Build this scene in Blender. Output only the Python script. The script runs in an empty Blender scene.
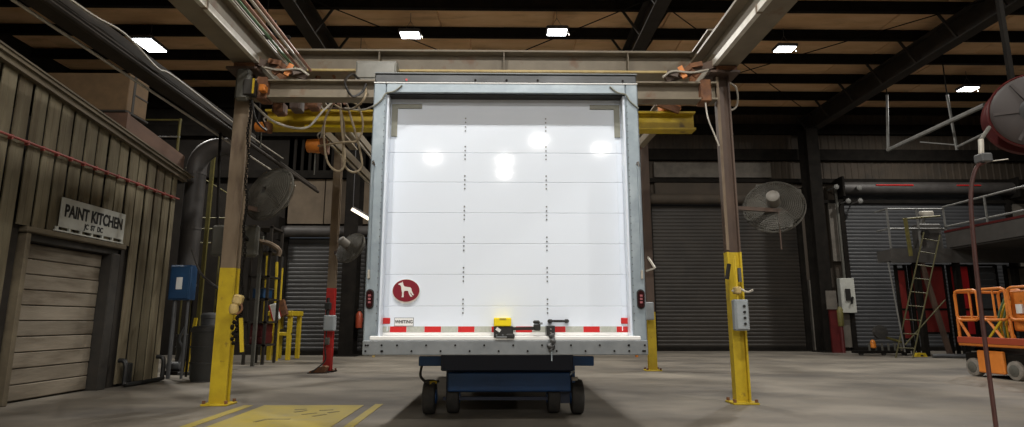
import bpy, bmesh, math, random
from mathutils import Vector, Matrix, Euler
random.seed(7)
S = bpy.context.scene
COL = S.collection
R = math.radians

# ---------------------------------------------------------------- camera, world, light, exposure
CAM_F, CAM_P, CAM_YAW, CAM_H = 595.0, 10.2, 0.87, 0.85
cd = bpy.data.cameras.new('camera'); cam = bpy.data.objects.new('camera', cd); COL.objects.link(cam)
cd.sensor_fit = 'HORIZONTAL'; cd.sensor_width = 36.0; cd.lens = CAM_F / 1024 * 36.0
cd.clip_start = 0.05; cd.clip_end = 200
cam.location = (0, 0, CAM_H); cam.rotation_euler = (R(90 + CAM_P), 0, R(-CAM_YAW))
S.camera = cam
w = bpy.data.worlds.new('world'); S.world = w; w.use_nodes = True
bg = w.node_tree.nodes['Background']; bg.inputs[0].default_value = (0.75, 0.85, 1, 1); bg.inputs[1].default_value = 0.05
S.view_settings.view_transform = 'Standard'; S.view_settings.look = 'None'
S.view_settings.gamma = 1; S.view_settings.use_curve_mapping = False
S.view_settings.exposure = 0.45
LAMP_W = 152.0          # each high bay lamp
# a pixel of the photograph at a known distance -> metres in the room (frozen survey of the photograph)
_p, _y = R(10.2), R(0.87)
_fw = Vector((math.sin(_y)*math.cos(_p), math.cos(_y)*math.cos(_p), math.sin(_p)))
_rt = Vector((math.cos(_y), -math.sin(_y), 0)); _up = _rt.cross(_fw); _c = Vector((0, 0, .85))
def ray(x, y): return _fw*595 + _rt*(x-512) + _up*(213.5-y)
def aty(x, y, d): r = ray(x, y); return _c + r*(d/r.y)
def atx(x, y, d): r = ray(x, y); return _c + r*(d/r.x)
def atz(x, y, z=0): r = ray(x, y); return _c + r*((z-.85)/r.z)

# ---------------------------------------------------------------- materials
MATS = {}
def mat(name, c1, c2=None, scale=4, rough=.6, metal=0, stretch=(1,1,1), bump=0, lo=.35, hi=.65,
        c3=None, s3=2, lo3=.55, hi3=.7, rvar=0, emit=None, coat=0, alpha=1, trans=0, bscale=None, objrand=0, spec=.5):
    m = bpy.data.materials.new(name); m.use_nodes = True; nt = m.node_tree; N = nt.nodes; L = nt.links
    b = N['Principled BSDF']
    b.inputs['Roughness'].default_value = rough; b.inputs['Metallic'].default_value = metal
    b.inputs['Base Color'].default_value = (*c1, 1); b.inputs['Specular IOR Level'].default_value = spec
    if coat: b.inputs['Coat Weight'].default_value = coat; b.inputs['Coat Roughness'].default_value = .12
    if alpha < 1: b.inputs['Alpha'].default_value = alpha
    if trans: b.inputs['Transmission Weight'].default_value = trans
    if emit:
        b.inputs['Emission Color'].default_value = (*emit[0], 1); b.inputs['Emission Strength'].default_value = emit[1]
    if c2 or bump:
        tc = N.new('ShaderNodeTexCoord'); mp = N.new('ShaderNodeMapping'); mp.inputs['Scale'].default_value = stretch
        L.new(tc.outputs['Object'], mp.inputs['Vector'])
        vec = mp.outputs['Vector']
        oi = N.new('ShaderNodeObjectInfo')
        ad = N.new('ShaderNodeVectorMath'); ad.operation = 'ADD'
        sc = N.new('ShaderNodeMath'); sc.operation = 'MULTIPLY'; sc.inputs[1].default_value = 37.0
        L.new(oi.outputs['Random'], sc.inputs[0]); L.new(vec, ad.inputs[0]); L.new(sc.outputs[0], ad.inputs[1]); vec = ad.outputs[0]
        def noise(s, d=6):
            n = N.new('ShaderNodeTexNoise'); n.inputs['Scale'].default_value = s; n.inputs['Detail'].default_value = d
            n.inputs['Roughness'].default_value = .6; L.new(vec, n.inputs['Vector']); return n.outputs['Fac']
        def ramp(f, a, z):
            r = N.new('ShaderNodeMapRange'); r.inputs[1].default_value = a; r.inputs[2].default_value = z
            L.new(f, r.inputs[0]); return r.outputs[0]
        def mix(f, a, bcol):
            x = N.new('ShaderNodeMix'); x.data_type = 'RGBA'; L.new(f, x.inputs[0])
            if hasattr(a, 'links'): L.new(a, x.inputs[6])
            else: x.inputs[6].default_value = (*a, 1)
            x.inputs[7].default_value = (*bcol, 1); return x.outputs[2]
        col = None
        if c2:
            f1 = ramp(noise(scale), lo, hi); col = mix(f1, c1, c2)
            if c3: col = mix(ramp(noise(s3, 8), lo3, hi3), col, c3)
            if objrand:
                hs = N.new('ShaderNodeHueSaturation'); mr = N.new('ShaderNodeMapRange')
                mr.inputs[3].default_value = 1-objrand; mr.inputs[4].default_value = 1+objrand
                L.new(oi.outputs['Random'], mr.inputs[0]); L.new(mr.outputs[0], hs.inputs['Value']); L.new(col, hs.inputs['Color']); col = hs.outputs[0]
            L.new(col, b.inputs['Base Color'])
            if rvar:
                rr = N.new('ShaderNodeMapRange'); rr.inputs[3].default_value = rough-rvar; rr.inputs[4].default_value = rough+rvar
                L.new(f1, rr.inputs[0]); L.new(rr.outputs[0], b.inputs['Roughness'])
        if bump:
            bp = N.new('ShaderNodeBump'); bp.inputs['Strength'].default_value = bump; bp.inputs['Distance'].default_value = .02
            L.new(noise(bscale or scale*4), bp.inputs['Height']); L.new(bp.outputs[0], b.inputs['Normal'])
    MATS[name] = m; return m
mat('concrete', (.13,.115,.094), (.245,.218,.178), scale=.9, rough=.62, stretch=(1,1.6,1), bump=.06, lo=.3, hi=.7, c3=(.085,.076,.066), s3=.5, lo3=.46, hi3=.70, rvar=.12, bscale=14)
mat('yellow_floor_paint', (.40,.31,.055), (.33,.27,.09), scale=5, rough=.55, c3=(.27,.24,.17), s3=9, lo3=.6, hi3=.72)
mat('stencil_dark', (.10,.09,.05), (.2,.17,.07), scale=20, rough=.7)
mat('ceiling_board', (.66,.41,.21), (.76,.50,.28), scale=2, rough=.8, stretch=(.6,2,1), c3=(.48,.30,.16), s3=1.5, objrand=.12)
mat('dark_steel', (.009,.008,.007), (.015,.013,.011), scale=5, rough=.8, spec=.06)
mat('rafter_steel', (.024,.021,.017), (.036,.03,.025), scale=3, rough=.6, spec=.3)
mat('wall_brown', (.04,.03,.02), (.055,.04,.027), scale=2, rough=.8, c3=(.03,.024,.018), s3=1.2)
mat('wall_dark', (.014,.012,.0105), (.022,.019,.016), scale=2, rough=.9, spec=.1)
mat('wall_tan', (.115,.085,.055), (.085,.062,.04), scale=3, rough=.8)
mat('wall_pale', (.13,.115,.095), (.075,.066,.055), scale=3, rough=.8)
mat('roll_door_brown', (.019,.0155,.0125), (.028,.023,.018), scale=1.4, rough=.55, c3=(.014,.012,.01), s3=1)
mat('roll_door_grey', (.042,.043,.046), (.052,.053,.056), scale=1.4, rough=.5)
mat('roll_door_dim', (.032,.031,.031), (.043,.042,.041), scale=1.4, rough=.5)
mat('cladding', (.175,.150,.098), (.105,.088,.056), scale=4, rough=.8, stretch=(1,1,.16), bump=.25, bscale=22, c3=(.05,.034,.018), s3=2.4, lo3=.46, hi3=.70, objrand=.16, spec=.25)
mat('cladding_gap', (.012,.009,.006), (.02,.015,.01), scale=6, rough=.9)
mat('eave_wood', (.125,.10,.062), (.075,.058,.036), scale=5, rough=.8, stretch=(1,.15,1), bump=.2)
mat('shed_plank', (.215,.182,.138), (.14,.116,.085), scale=5, rough=.75, stretch=(1,.25,1.6), bump=.2, c3=(.09,.065,.04), s3=2.5, objrand=.15)
mat('shed_dark', (.016,.014,.011), (.028,.023,.018), scale=6, rough=.8)
mat('red_conduit', (.30,.05,.035), (.17,.035,.025), scale=14, rough=.6)
mat('sign_white', (.50,.51,.47), (.42,.42,.38), scale=6, rough=.5, c3=(.30,.28,.22), s3=7, lo3=.62, hi3=.75)
mat('black_paint', (.012,.012,.012), rough=.5)
mat('cardboard', (.14,.085,.04), (.11,.068,.032), scale=8, rough=.85)
mat('crate_brown', (.11,.058,.036), (.08,.042,.026), scale=6, rough=.8, stretch=(1,.3,1))
mat('cream_steel', (.205,.172,.122), (.16,.13,.09), scale=3, rough=.55, c3=(.15,.085,.045), s3=3.5, lo3=.58, hi3=.7)
mat('white_strip', (.62,.59,.52), (.48,.45,.38), scale=8, rough=.5)
mat('post_tan', (.19,.14,.09), (.125,.09,.058), scale=6, rough=.7, stretch=(1,1,.25), c3=(.09,.055,.035), s3=6, lo3=.56, hi3=.7)
mat('post_brown', (.095,.06,.042), (.06,.038,.028), scale=6, rough=.6, stretch=(1,1,.25))
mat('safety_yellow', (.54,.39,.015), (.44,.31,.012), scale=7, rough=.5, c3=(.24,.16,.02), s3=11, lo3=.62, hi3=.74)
mat('crane_yellow', (.55,.38,.012), (.42,.29,.012), scale=5, rough=.5, c3=(.16,.11,.02), s3=5, lo3=.6)
mat('safety_red', (.50,.022,.018), (.36,.018,.015), scale=7, rough=.45, c3=(.14,.03,.02), s3=9, lo3=.62)
mat('rust', (.20,.085,.035), (.10,.045,.025), scale=9, rough=.8, bump=.2)
mat('orange_paint', (.62,.20,.02), (.48,.14,.015), scale=6, rough=.5, c3=(.2,.08,.02), s3=8, lo3=.62)
mat('lift_orange', (.70,.22,.03), (.58,.17,.02), scale=5, rough=.5, c3=(.25,.09,.02), s3=8, lo3=.62)
mat('galvanized', (.30,.355,.395), (.25,.30,.34), scale=7, rough=.42, metal=.35, c3=(.36,.415,.455), s3=4, lo3=.5)
mat('bumper_grey', (.215,.23,.24), (.17,.185,.195), scale=6, rough=.45, metal=.3)
mat('truck_white', (.73,.79,.88), rough=.06, spec=.3)
mat('truck_white_sill', (.78,.78,.77), rough=.4)
mat('truck_body_white', (.70,.71,.72), rough=.4)
mat('top_rail', (.035,.037,.04), (.09,.096,.102), scale=2.5, rough=.4, metal=.2, stretch=(.6,1,1))
mat('bracket_olive', (.205,.205,.165), rough=.5)
mat('bolt_grey', (.16,.17,.18), rough=.4, metal=.6)
mat('dark_rubber', (.012,.012,.012), (.022,.022,.02), scale=12, rough=.8)
mat('tape_red', (.52,.018,.018), rough=.35)
mat('tape_silver', (.47,.48,.44), (.38,.40,.35), scale=40, rough=.35)
mat('lens_red', (.022,.002,.003), rough=.15, coat=.6)
mat('lens_bright', (.30,.10,.11), rough=.25)
mat('emblem_red', (.20,.010,.022), rough=.3)
mat('emblem_white', (.72,.70,.66), rough=.35)
mat('lock_yellow', (.85,.66,.0), rough=.4)
mat('lock_black', (.018,.018,.018), rough=.35)
mat('chrome', (.6,.6,.62), rough=.2, metal=1)
mat('dolly_blue', (.004,.062,.21), (.004,.048,.16), scale=5, rough=.45)
mat('dolly_navy', (.006,.012,.035), rough=.5)
mat('tyre', (.028,.026,.024), (.045,.042,.038), scale=14, rough=.85)
mat('lift_tyre', (.24,.215,.185), (.15,.135,.115), scale=10, rough=.85)
mat('lamp_housing', (.08,.08,.085), rough=.5)
mat('lamp_lens', (1,1,1), rough=.4, emit=((.93,.97,1.0), 10))
mat('tube_lens', (1,1,1), rough=.4, emit=((1,.84,.60), 1.5))
mat('fan_wire', (.105,.097,.08), (.075,.07,.058), scale=10, rough=.6, metal=.2)
mat('fan_blade', (.08,.074,.06), rough=.6)
mat('motor_pale', (.17,.157,.135), rough=.5)
mat('box_grey', (.33,.36,.38), (.27,.30,.32), scale=7, rough=.5)
mat('box_dim', (.10,.098,.083), (.075,.072,.06), scale=7, rough=.6)
mat('clear_box', (.23,.225,.195), (.18,.175,.15), scale=6, rough=.35)
mat('hose_tan', (.34,.27,.18), (.24,.19,.12), scale=9, rough=.6)
mat('hose_black', (.015,.014,.013), rough=.5)
mat('hose_green', (.10,.19,.10), rough=.5)
mat('pipe_pink', (.42,.22,.16), (.34,.18,.13), scale=10, rough=.55)
mat('pipe_pale', (.45,.42,.36), (.34,.31,.26), scale=9, rough=.5)
mat('tray_dark', (.022,.018,.014), (.035,.028,.022), scale=4, rough=.7, spec=.2)
mat('duct_grey', (.07,.064,.06), (.045,.041,.039), scale=3, rough=.55, metal=.2)
mat('cabinet_blue', (.012,.058,.14), (.01,.042,.11), scale=5, rough=.5)
mat('paper_white', (.7,.7,.68), rough=.6)
mat('barrel_dark', (.035,.036,.035), (.05,.05,.047), scale=6, rough=.5)
mat('drum_grey', (.09,.092,.094), (.055,.057,.06), scale=5, rough=.5)
mat('curtain_red', (.20,.018,.015), (.13,.012,.011), scale=2, rough=.55)
mat('curtain_bright', (.45,.014,.018), rough=.5)
mat('mezz_grey', (.065,.06,.055), (.048,.044,.04), scale=3, rough=.6)
mat('rail_grey', (.16,.158,.15), (.11,.108,.10), scale=8, rough=.5)
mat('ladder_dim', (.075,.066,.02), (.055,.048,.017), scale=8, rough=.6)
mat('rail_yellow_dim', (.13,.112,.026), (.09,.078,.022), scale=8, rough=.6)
mat('reel_red', (.09,.009,.009), (.06,.007,.007), scale=5, rough=.45)
mat('reel_face', (.035,.024,.021), (.026,.018,.016), scale=3, rough=.5)
mat('reel_pole', (.06,.022,.018), (.085,.03,.024), scale=8, rough=.5)
mat('hook_cream', (.50,.38,.17), (.40,.29,.10), scale=9, rough=.5)
mat('extinguisher_red', (.35,.06,.025), rough=.4)

# ---------------------------------------------------------------- mesh helpers
WL = {}                                     # world offset of every thing and part
class MB:
    def __init__(s): s.v = []; s.f = []; s.m = Matrix()
    def add(s, vs, fs):
        o = len(s.v); s.v += [s.m @ Vector(p) for p in vs]; s.f += [tuple(i+o for i in f) for f in fs]; return s
    def box(s, x0, x1, y0, y1, z0, z1):
        return s.add([(x0,y0,z0),(x1,y0,z0),(x1,y1,z0),(x0,y1,z0),(x0,y0,z1),(x1,y0,z1),(x1,y1,z1),(x0,y1,z1)],
              [(0,3,2,1),(4,5,6,7),(0,1,5,4),(1,2,6,5),(2,3,7,6),(3,0,4,7)])
    def cbox(s, x0, x1, y0, y1, z0, z1, c=.01):     # box with chamfered edges all round
        c = min(c, abs(x1-x0)*.45, abs(y1-y0)*.45, abs(z1-z0)*.45)
        bm = bmesh.new(); bmesh.ops.create_cube(bm, size=1)
        for v in bm.verts: v.co = Vector(((x0+x1)/2+v.co.x*(x1-x0), (y0+y1)/2+v.co.y*(y1-y0), (z0+z1)/2+v.co.z*(z1-z0)))
        bmesh.ops.bevel(bm, geom=bm.edges[:], offset=c, segments=1, affect='EDGES')
        bm.verts.index_update(); s.add([v.co[:] for v in bm.verts], [[v.index for v in f.verts] for f in bm.faces]); bm.free(); return s
    def bar(s, p0, p1, w, h, up=(0,0,1)):           # rectangular bar from p0 to p1
        p0, p1 = Vector(p0), Vector(p1); d = (p1-p0).normalized(); u = Vector(up)
        if abs(d.dot(u)) > .98: u = Vector((0,1,0))
        a = d.cross(u).normalized(); b = a.cross(d)
        q = [p+a*(i*w/2)+b*(j*h/2) for p in (p0,p1) for i,j in ((-1,-1),(1,-1),(1,1),(-1,1))]
        return s.add(q, [(0,1,2,3),(7,6,5,4),(0,4,5,1),(1,5,6,2),(2,6,7,3),(3,7,4,0)])
    def ibeam(s, p0, p1, h, fl, tf=.02, tw=.015, up=(0,0,1)):
        p0, p1, u = Vector(p0), Vector(p1), Vector(up)
        s.bar(p0+u*(h/2-tf/2), p1+u*(h/2-tf/2), fl, tf, up); s.bar(p0-u*(h/2-tf/2), p1-u*(h/2-tf/2), fl, tf, up)
        return s.bar(p0, p1, tw, h-2*tf, up)
    def tube(s, pts, r, seg=8, closed=False, cap=True):
        pts = [Vector(p) for p in pts]; n = len(pts); rs = r if isinstance(r, (list,tuple)) else [r]*n
        prev = None; vs = []
        for i in range(n):
            if closed: d = pts[(i+1)%n]-pts[i-1]
            else: d = pts[min(i+1,n-1)]-pts[max(i-1,0)]
            d.normalize()
            if prev is None:
                a = d.orthogonal().normalized()
            else:
                a = (prev - d*prev.dot(d)); a = a.normalized() if a.length > 1e-6 else d.orthogonal().normalized()
            prev = a; b = d.cross(a)
            vs += [pts[i]+(a*math.cos(2*math.pi*k/seg)+b*math.sin(2*math.pi*k/seg))*rs[i] for k in range(seg)]
        fs = []
        for i in range(n if closed else n-1):
            j = (i+1)%n
            fs += [(i*seg+k, i*seg+(k+1)%seg, j*seg+(k+1)%seg, j*seg+k) for k in range(seg)]
        if not closed and cap: fs += [tuple(range(seg))[::-1], tuple((n-1)*seg+k for k in range(seg))]
        return s.add(vs, fs)
    def cyl(s, p0, p1, r, seg=20, r1=None): return s.tube([p0, p1], [r, r1 if r1 is not None else r], seg)
    def lathe(s, prof, axis='z', seg=28, c=(0,0,0)):        # prof: (radius, height)
        vs = []; c = Vector(c)
        for r, h in prof:
            for k in range(seg):
                t = 2*math.pi*k/seg; x, y = r*math.cos(t), r*math.sin(t)
                vs.append(c + Vector({'z':(x,y,h),'y':(x,h,-y),'x':(h,x,y)}[axis]))
        fs = [(i*seg+k, i*seg+(k+1)%seg, (i+1)*seg+(k+1)%seg, (i+1)*seg+k) for i in range(len(prof)-1) for k in range(seg)]
        fs += [tuple(range(seg))[::-1], tuple((len(prof)-1)*seg+k for k in range(seg))]
        return s.add(vs, fs)
    def prism(s, poly, axis, a, b):                         # polygon extruded along an axis; poly in the other two axes
        n = len(poly); f = {'x':lambda u,v,t:(t,u,v),'y':lambda u,v,t:(u,t,v),'z':lambda u,v,t:(u,v,t)}[axis]
        vs = [f(u,v,a) for u,v in poly]+[f(u,v,b) for u,v in poly]
        return s.add(vs, [tuple(range(n))[::-1], tuple(range(n,2*n))]+[(i,(i+1)%n,n+(i+1)%n,n+i) for i in range(n)])
    def build(s, name, m, parent=None, local=False, smooth=None):
        off = Vector() if (local or parent is None) else WL[parent.name]
        me = bpy.data.meshes.new(name); me.from_pydata([tuple(v-off) for v in s.v], [], s.f)
        bm = bmesh.new(); bm.from_mesh(me); bmesh.ops.recalc_face_normals(bm, faces=bm.faces); bm.to_mesh(me); bm.free()
        me.materials.append(MATS[m])
        if smooth is None: smooth = False
        if smooth:
            me.polygons.foreach_set('use_smooth', [True]*len(me.polygons))
            try: me.set_sharp_from_angle(angle=R(38))
            except Exception: pass
        o = bpy.data.objects.new(name, me); COL.objects.link(o)
        if parent: o.parent = parent
        WL[o.name] = off.copy(); return o
def spline(pts, n=8):
    pts = [Vector(p) for p in pts]; q = [pts[0]*2-pts[1]]+pts+[pts[-1]*2-pts[-2]]; out = []
    for i in range(1, len(q)-2):
        for k in range(n):
            t = k/n; a,b,c,d = q[i-1:i+3]
            out.append(.5*((2*b)+(c-a)*t+(2*a-5*b+4*c-d)*t*t+(3*b-a-3*c+d)*t**3))
    return out+[pts[-1]]
def tag(o, label=None, cat=None, group=None, kind=None):
    if label: o['label'] = label
    if cat: o['category'] = cat
    if group: o['group'] = group
    if kind: o['kind'] = kind
    return o
def thing(name, label, cat, loc=(0,0,0), rot=(0,0,0), group=None):
    o = bpy.data.objects.new(name, None); o.empty_display_size = .1; COL.objects.link(o)
    o.location = loc; o.rotation_euler = rot; WL[o.name] = Vector(loc); return tag(o, label, cat, group)
def struct(name, mb, m): return tag(mb.build(name, m), kind='structure')
def copy_tree(o, parent=None):
    c = o.copy(); COL.objects.link(c); c.parent = parent; WL[c.name] = WL[o.name].copy()
    for ch in list(o.children): copy_tree(ch, c)
    return c
def text_mesh(body, size, name, m, parent, mtx, depth=.002, bold=0.0, sx=1.0):
    cu = bpy.data.curves.new(name, 'FONT'); cu.body = body; cu.size = size; cu.align_x = 'CENTER'; cu.align_y = 'CENTER'
    cu.extrude = depth; cu.offset = bold
    t = bpy.data.objects.new(name+'_src', cu); COL.objects.link(t)
    bpy.context.view_layer.update()
    me = bpy.data.meshes.new_from_object(t.evaluated_get(bpy.context.evaluated_depsgraph_get()))
    bpy.data.objects.remove(t); bpy.data.curves.remove(cu)
    me.transform(Matrix.Translation(-WL[parent.name]) @ mtx @ Matrix.Diagonal((sx,1,1,1))); me.name = name
    me.materials.clear(); me.materials.append(MATS[m])
    o = bpy.data.objects.new(name, me); COL.objects.link(o); o.parent = parent; WL[o.name] = WL[parent.name].copy(); return o

# ================================================================ SETTING
XL, XR, YB, YF, ZC = -11.0, 17.0, -15.0, 17.3, 7.1
struct('floor', MB().box(XL, XR, YB, YF+.4, -.1, 0), 'concrete')
fl = MB()
ceil = struct('ceiling', MB().box(XL, XR, YB, YF+.4, ZC+.03, ZC+.12), 'ceiling_board')
# roof boards, one sheet each, between the purlins
PY = [10.8+1.18*k for k in range(-10, 6)]
me_board = None
for i, y in enumerate(PY[8:]):
    x = XL+.1+(.6 if i % 2 else 0)
    while x < XR-1.5:
        if me_board is None:
            b = MB().cbox(0, 2.36, -.57, .57, 0, .03, .006).build('roof_board', 'ceiling_board', ceil, local=True); me_board = b
        else:
            b = me_board.copy(); COL.objects.link(b); b.parent = ceil
        b.location = (x, y+.59, ZC-.001-random.uniform(0,.012)); x += 2.39
for y in PY:
    MB().ibeam((XL, y, ZC-.13), (XR, y, ZC-.13), .22, .10, .02, .02).build('purlin', 'dark_steel', ceil)
for x in (-3.8, 2.8, 9.1):
    rf = MB().ibeam((x, YB, ZC-.50), (x, YF, ZC-.50), .50, .26, .03, .03).build('rafter', 'rafter_steel', ceil)
    for y in PY[6:]:
        for sx in (-1, 1):
            MB().bar((x+sx*.1, y+.05, ZC-.74), (x+sx*.55, y+.05, ZC-.06), .04, .04).build('brace', 'rafter_steel', rf)
for (xa, xb) in ((-3.8, 2.8), (2.8, 9.1)):           # crossed roof tie rods
    for a, c in ((xa, xb), (xb, xa)):
        MB().tube([(a, 10.2, ZC-.3), (c, 16.6, ZC-.3)], .012, 5).build('tie_rod', 'dark_steel', ceil)

def corrugated(mb, x0, x1, y, z0, z1, pitch=.2, d=.016):   # vertical ribs facing -y
    n = int((x1-x0)/pitch); pts = []
    for i in range(n):
        a = x0+i*(x1-x0)/n; p = (x1-x0)/n
        pts += [(a, y), (a+p*.6, y), (a+p*.7, y-d), (a+p*.9, y-d)]
    pts.append((x1, y)); m = len(pts)
    return mb.add([(u,v,z0) for u,v in pts]+[(u,v,z1) for u,v in pts], [(i,i+1,m+i+1,m+i) for i in range(m-1)])
# far wall on the right: openings for two bay doors
wf = MB()
for a, b, z0, z1 in ((-1, 4.2, 0, 7.1), (4.2, 8.8, 4.25, 7.1), (8.8, 9.95, 0, 7.1), (9.95, 15.1, 4.55, 7.1), (15.1, 17, 0, 7.1)):
    corrugated(wf, a, b, YF-.02, z0, z1); wf.box(a, b, YF, YF+.2, z0, z1)
wall_far = struct('wall_far', wf, 'wall_brown')
for z, t in ((6.55, .30), (5.75, .34), (4.95, .12), (4.32, .10)):
    MB().box(-1, 17, YF-.18, YF-.04, z-t/2, z+t/2).build('girt', 'dark_steel', wall_far)
MB().box(4.5, 8.0, YF-.14, YF-.045, 5.05, 5.5).build('wall_sheet', 'wall_pale', wall_far)
MB().box(4.5, 8.0, YF-.14, YF-.045, 4.4, 4.88).build('wall_sheet', 'wall_brown', wall_far)
for a, b, z0, z1 in ((9.62, 9.95, 2.55, 4.3), (9.62, 9.93, .1, 1.35), (8.85, 9.05, 0, 2.0), (15.15, 17, 0.1, 4.4)):
    MB().box(a, b, YF-.16, YF-.045, z0, z1).build('wall_sheet', 'wall_pale', wall_far)
def roll_door(name, x0, x1, y, z1, m, barrel_r, pitch=.105, bm='duct_grey'):
    pts = []; n = int(z1/pitch)
    for i in range(n):
        z = i*pitch; pts += [(y, z), (y-.012, z+pitch*.35), (y-.012, z+pitch*.7), (y, z+pitch*.92)]
    pts.append((y, z1)); k = len(pts); c = MB()
    c.add([(x0,a,b) for a,b in pts]+[(x1,a,b) for a,b in pts], [(i,i+1,k+i+1,k+i) for i in range(k-1)])
    d = struct(name, c, m)
    MB().cbox(x0, x1, y-.05, y+.03, 0, .11).build('bottom_bar', 'dark_steel', d)
    for x in (x0, x1):
        MB().box(x-.07, x+.07, y-.09, y+.05, 0, z1+.1).build('guide_rail', 'dark_steel', d)
    if barrel_r:
        MB().lathe([(barrel_r, x0-.05), (barrel_r, x1+.05)], 'x', 20, (0, y-barrel_r, z1+barrel_r)).build('barrel', bm, d, smooth=True)
        for x in (x0-.12, x1+.05):
            MB().cbox(x, x+.07, y-.45, y, z1-.1, z1+.5).build('end_bracket', 'dark_steel', d)
    return d
roll_door('door_1', 4.3, 8.7, YF-.1, 4.2, 'roll_door_brown', .16, bm='wall_brown')
d2 = roll_door('door_2', 10.0, 15.0, YF-.1, 4.5, 'roll_door_grey', .19)
for a, b in ((10.9, 12.0), (13.3, 14.0)):
    MB().tube([(a, YF-.486, 4.75), (b, YF-.486, 4.75)], .02, 8).build('faded_lettering', 'tape_red', d2)
# the nearer stretch of far wall on the left, with its own roll door
YFL = 15.4
wl = MB(); corrugated(wl, -1.9, -1.0, YFL, 0, 7.1); wl.box(-1.9, -1, YFL, YF, 0, 7.1)
corrugated(wl, -5.7, -1.9, YFL, 3.0, 7.1); wl.box(-5.7, -1.9, YFL, YFL+.2, 3.0, 7.1)
wl.box(XL, -5.7, YFL, YFL+.2, 0, 7.1)
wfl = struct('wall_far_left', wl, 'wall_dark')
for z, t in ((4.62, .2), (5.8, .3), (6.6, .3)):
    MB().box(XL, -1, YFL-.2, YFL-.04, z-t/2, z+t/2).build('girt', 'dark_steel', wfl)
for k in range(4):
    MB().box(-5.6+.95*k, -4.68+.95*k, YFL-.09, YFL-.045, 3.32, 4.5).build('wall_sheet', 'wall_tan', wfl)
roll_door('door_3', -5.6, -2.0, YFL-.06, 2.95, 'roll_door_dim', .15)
struct('wall_left_outer', MB().box(XL-.2, XL, YB, YF+.4, 0, ZC+.1), 'wall_dark')
struct('wall_right', MB().box(XR, XR+.2, YB, YF+.4, 0, ZC+.1), 'wall_dark')
wb = MB()
wb.box(XL, XR, YB-.2, YB, 0, 7.1)
struct('wall_back', wb, 'wall_pale')
# building columns
for x, y in ((8.9, 16.6), (2.8, 16.8), (-3.8, 15.0)):
    c = MB(); c.ibeam((x, y, 0), (x, y, 6.4), .5, .34, .03, .03, up=(0,1,0))
    co = tag(struct('trim_1' if x > 8 else 'trim_2' if x > 0 else 'trim_3', c, 'dark_steel'))
    MB().cbox(x-.28, x+.28, y-.33, y+.33, 0, .03, .005).build('base_plate', 'dark_steel', co)

# painted rectangle on the floor
fm = thing('floor_marking', 'worn yellow painted rectangle on the concrete floor in front of the left yellow post', 'floor marking', (-1.9, 5.4, 0))
def quad(mb, pts, z=.004):
    n = len(pts); return mb.prism(pts, 'z', .0005, z)
q = lambda x, y: tuple(atz(x, y, .004))[:2]
quad(MB(), [(-2.38, 4.0), (-1.37, 4.0), (-1.41, 6.33), (-2.42, 6.33)]).build('painted_field', 'yellow_floor_paint', fm)
quad(MB(), [(-2.60, 4.0), (-2.50, 4.0), (-2.53, 6.33), (-2.63, 6.33)]).build('border_line', 'yellow_floor_paint', fm)
quad(MB(), [(-1.27, 4.0), (-1.19, 4.0), (-1.23, 6.4), (-1.31, 6.4)]).build('border_line', 'yellow_floor_paint', fm)
for x0, y0, x1, y1 in ((-2.05,5.45,-1.85,5.45),(-2.05,5.45,-2.1,5.3),(-1.95,5.85,-1.87,5.95),(-1.83,5.7,-1.73,5.8),(-1.7,5.6,-1.62,5.72),(-1.62,5.8,-1.55,5.9),(-1.75,5.95,-1.63,6.0),(-2.0,6.0,-1.9,6.05)):
    MB().bar((x0,y0,.005), (x1,y1,.005), .035, .003).build('stencil_stroke', 'stencil_dark', fm)

# ================================================================ PAINT KITCHEN SHED (left wall)
SX = -5.0
def eave_z(y): return 3.40-.118*(y-5.6)            # underside of the eave
shed = MB().box(SX-3.2, SX-.30, .5, 9.0, 0, 2.9); shed.box(SX-.30, SX-.10, .5, 6.22, 0, 3.0); shed.box(SX-.30, SX-.10, 7.92, 9.0, 0, 2.9)
shed.box(SX-.30, SX-.10, 6.22, 7.92, 1.85, 2.9)
shed.box(SX-.10, SX-.055, .5, 6.22, 0, 3.0); shed.box(SX-.10, SX-.055, 7.92, 9.0, 0, 2.9); shed.box(SX-.10, SX-.055, 6.22, 7.92, 1.85, 2.9)
wls = struct('wall_left', shed, 'cladding_gap')
y = .6; k = 0
while y < 8.95:
    wd = .18; z0 = 0.015
    if y+wd > 6.24 and y < 7.9: z0 = 1.83
    dx = random.uniform(-.008, .008); b = MB(); zt = eave_z(y)+.06
    prof = [(-.016, 0), (-.003, .001), (0, .006), (0, .060), (-.003, .068), (0, .076), (0, .169), (-.003, .174), (-.016, .175)]
    n = len(prof); yy = min(.174, 8.98-y)/.175
    zb = z0 + (random.uniform(0, .03) if z0 < 1 else 0)
    b.add([(SX+p+dx, y+v*yy, zb) for p, v in prof]+[(SX+p+dx, y+v*yy, zt+random.uniform(-.02,.02)) for p, v in prof],
          [(i, i+1, n+i+1, n+i) for i in range(n-1)]+[tuple(range(n)), tuple(range(n, 2*n))])
    b.build('cladding_board', 'cladding', wls); y += .212
# eave: two lapped fascia boards and the roof slab, falling away from the camera
def sloped(x0, x1, ya, yb, dz0, dz1):
    return MB().add([(x,y,eave_z(y)+d) for y in (ya,yb) for x,d in ((x0,dz0),(x1,dz0),(x1,dz1),(x0,dz1))],
        [(0,1,2,3),(7,6,5,4),(0,4,5,1),(1,5,6,2),(2,6,7,3),(3,7,4,0)])
sloped(SX-.02, SX+.055, .5, 9.15, 0, .065).build('fascia_board', 'eave_wood', wls)
sloped(SX-.02, SX+.085, .5, 9.2, .065, .105).build('fascia_board', 'eave_wood', wls)
sloped(SX-3.2, SX+.10, .5, 9.25, .105, .125).build('roof_slab', 'eave_wood', wls)
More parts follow.
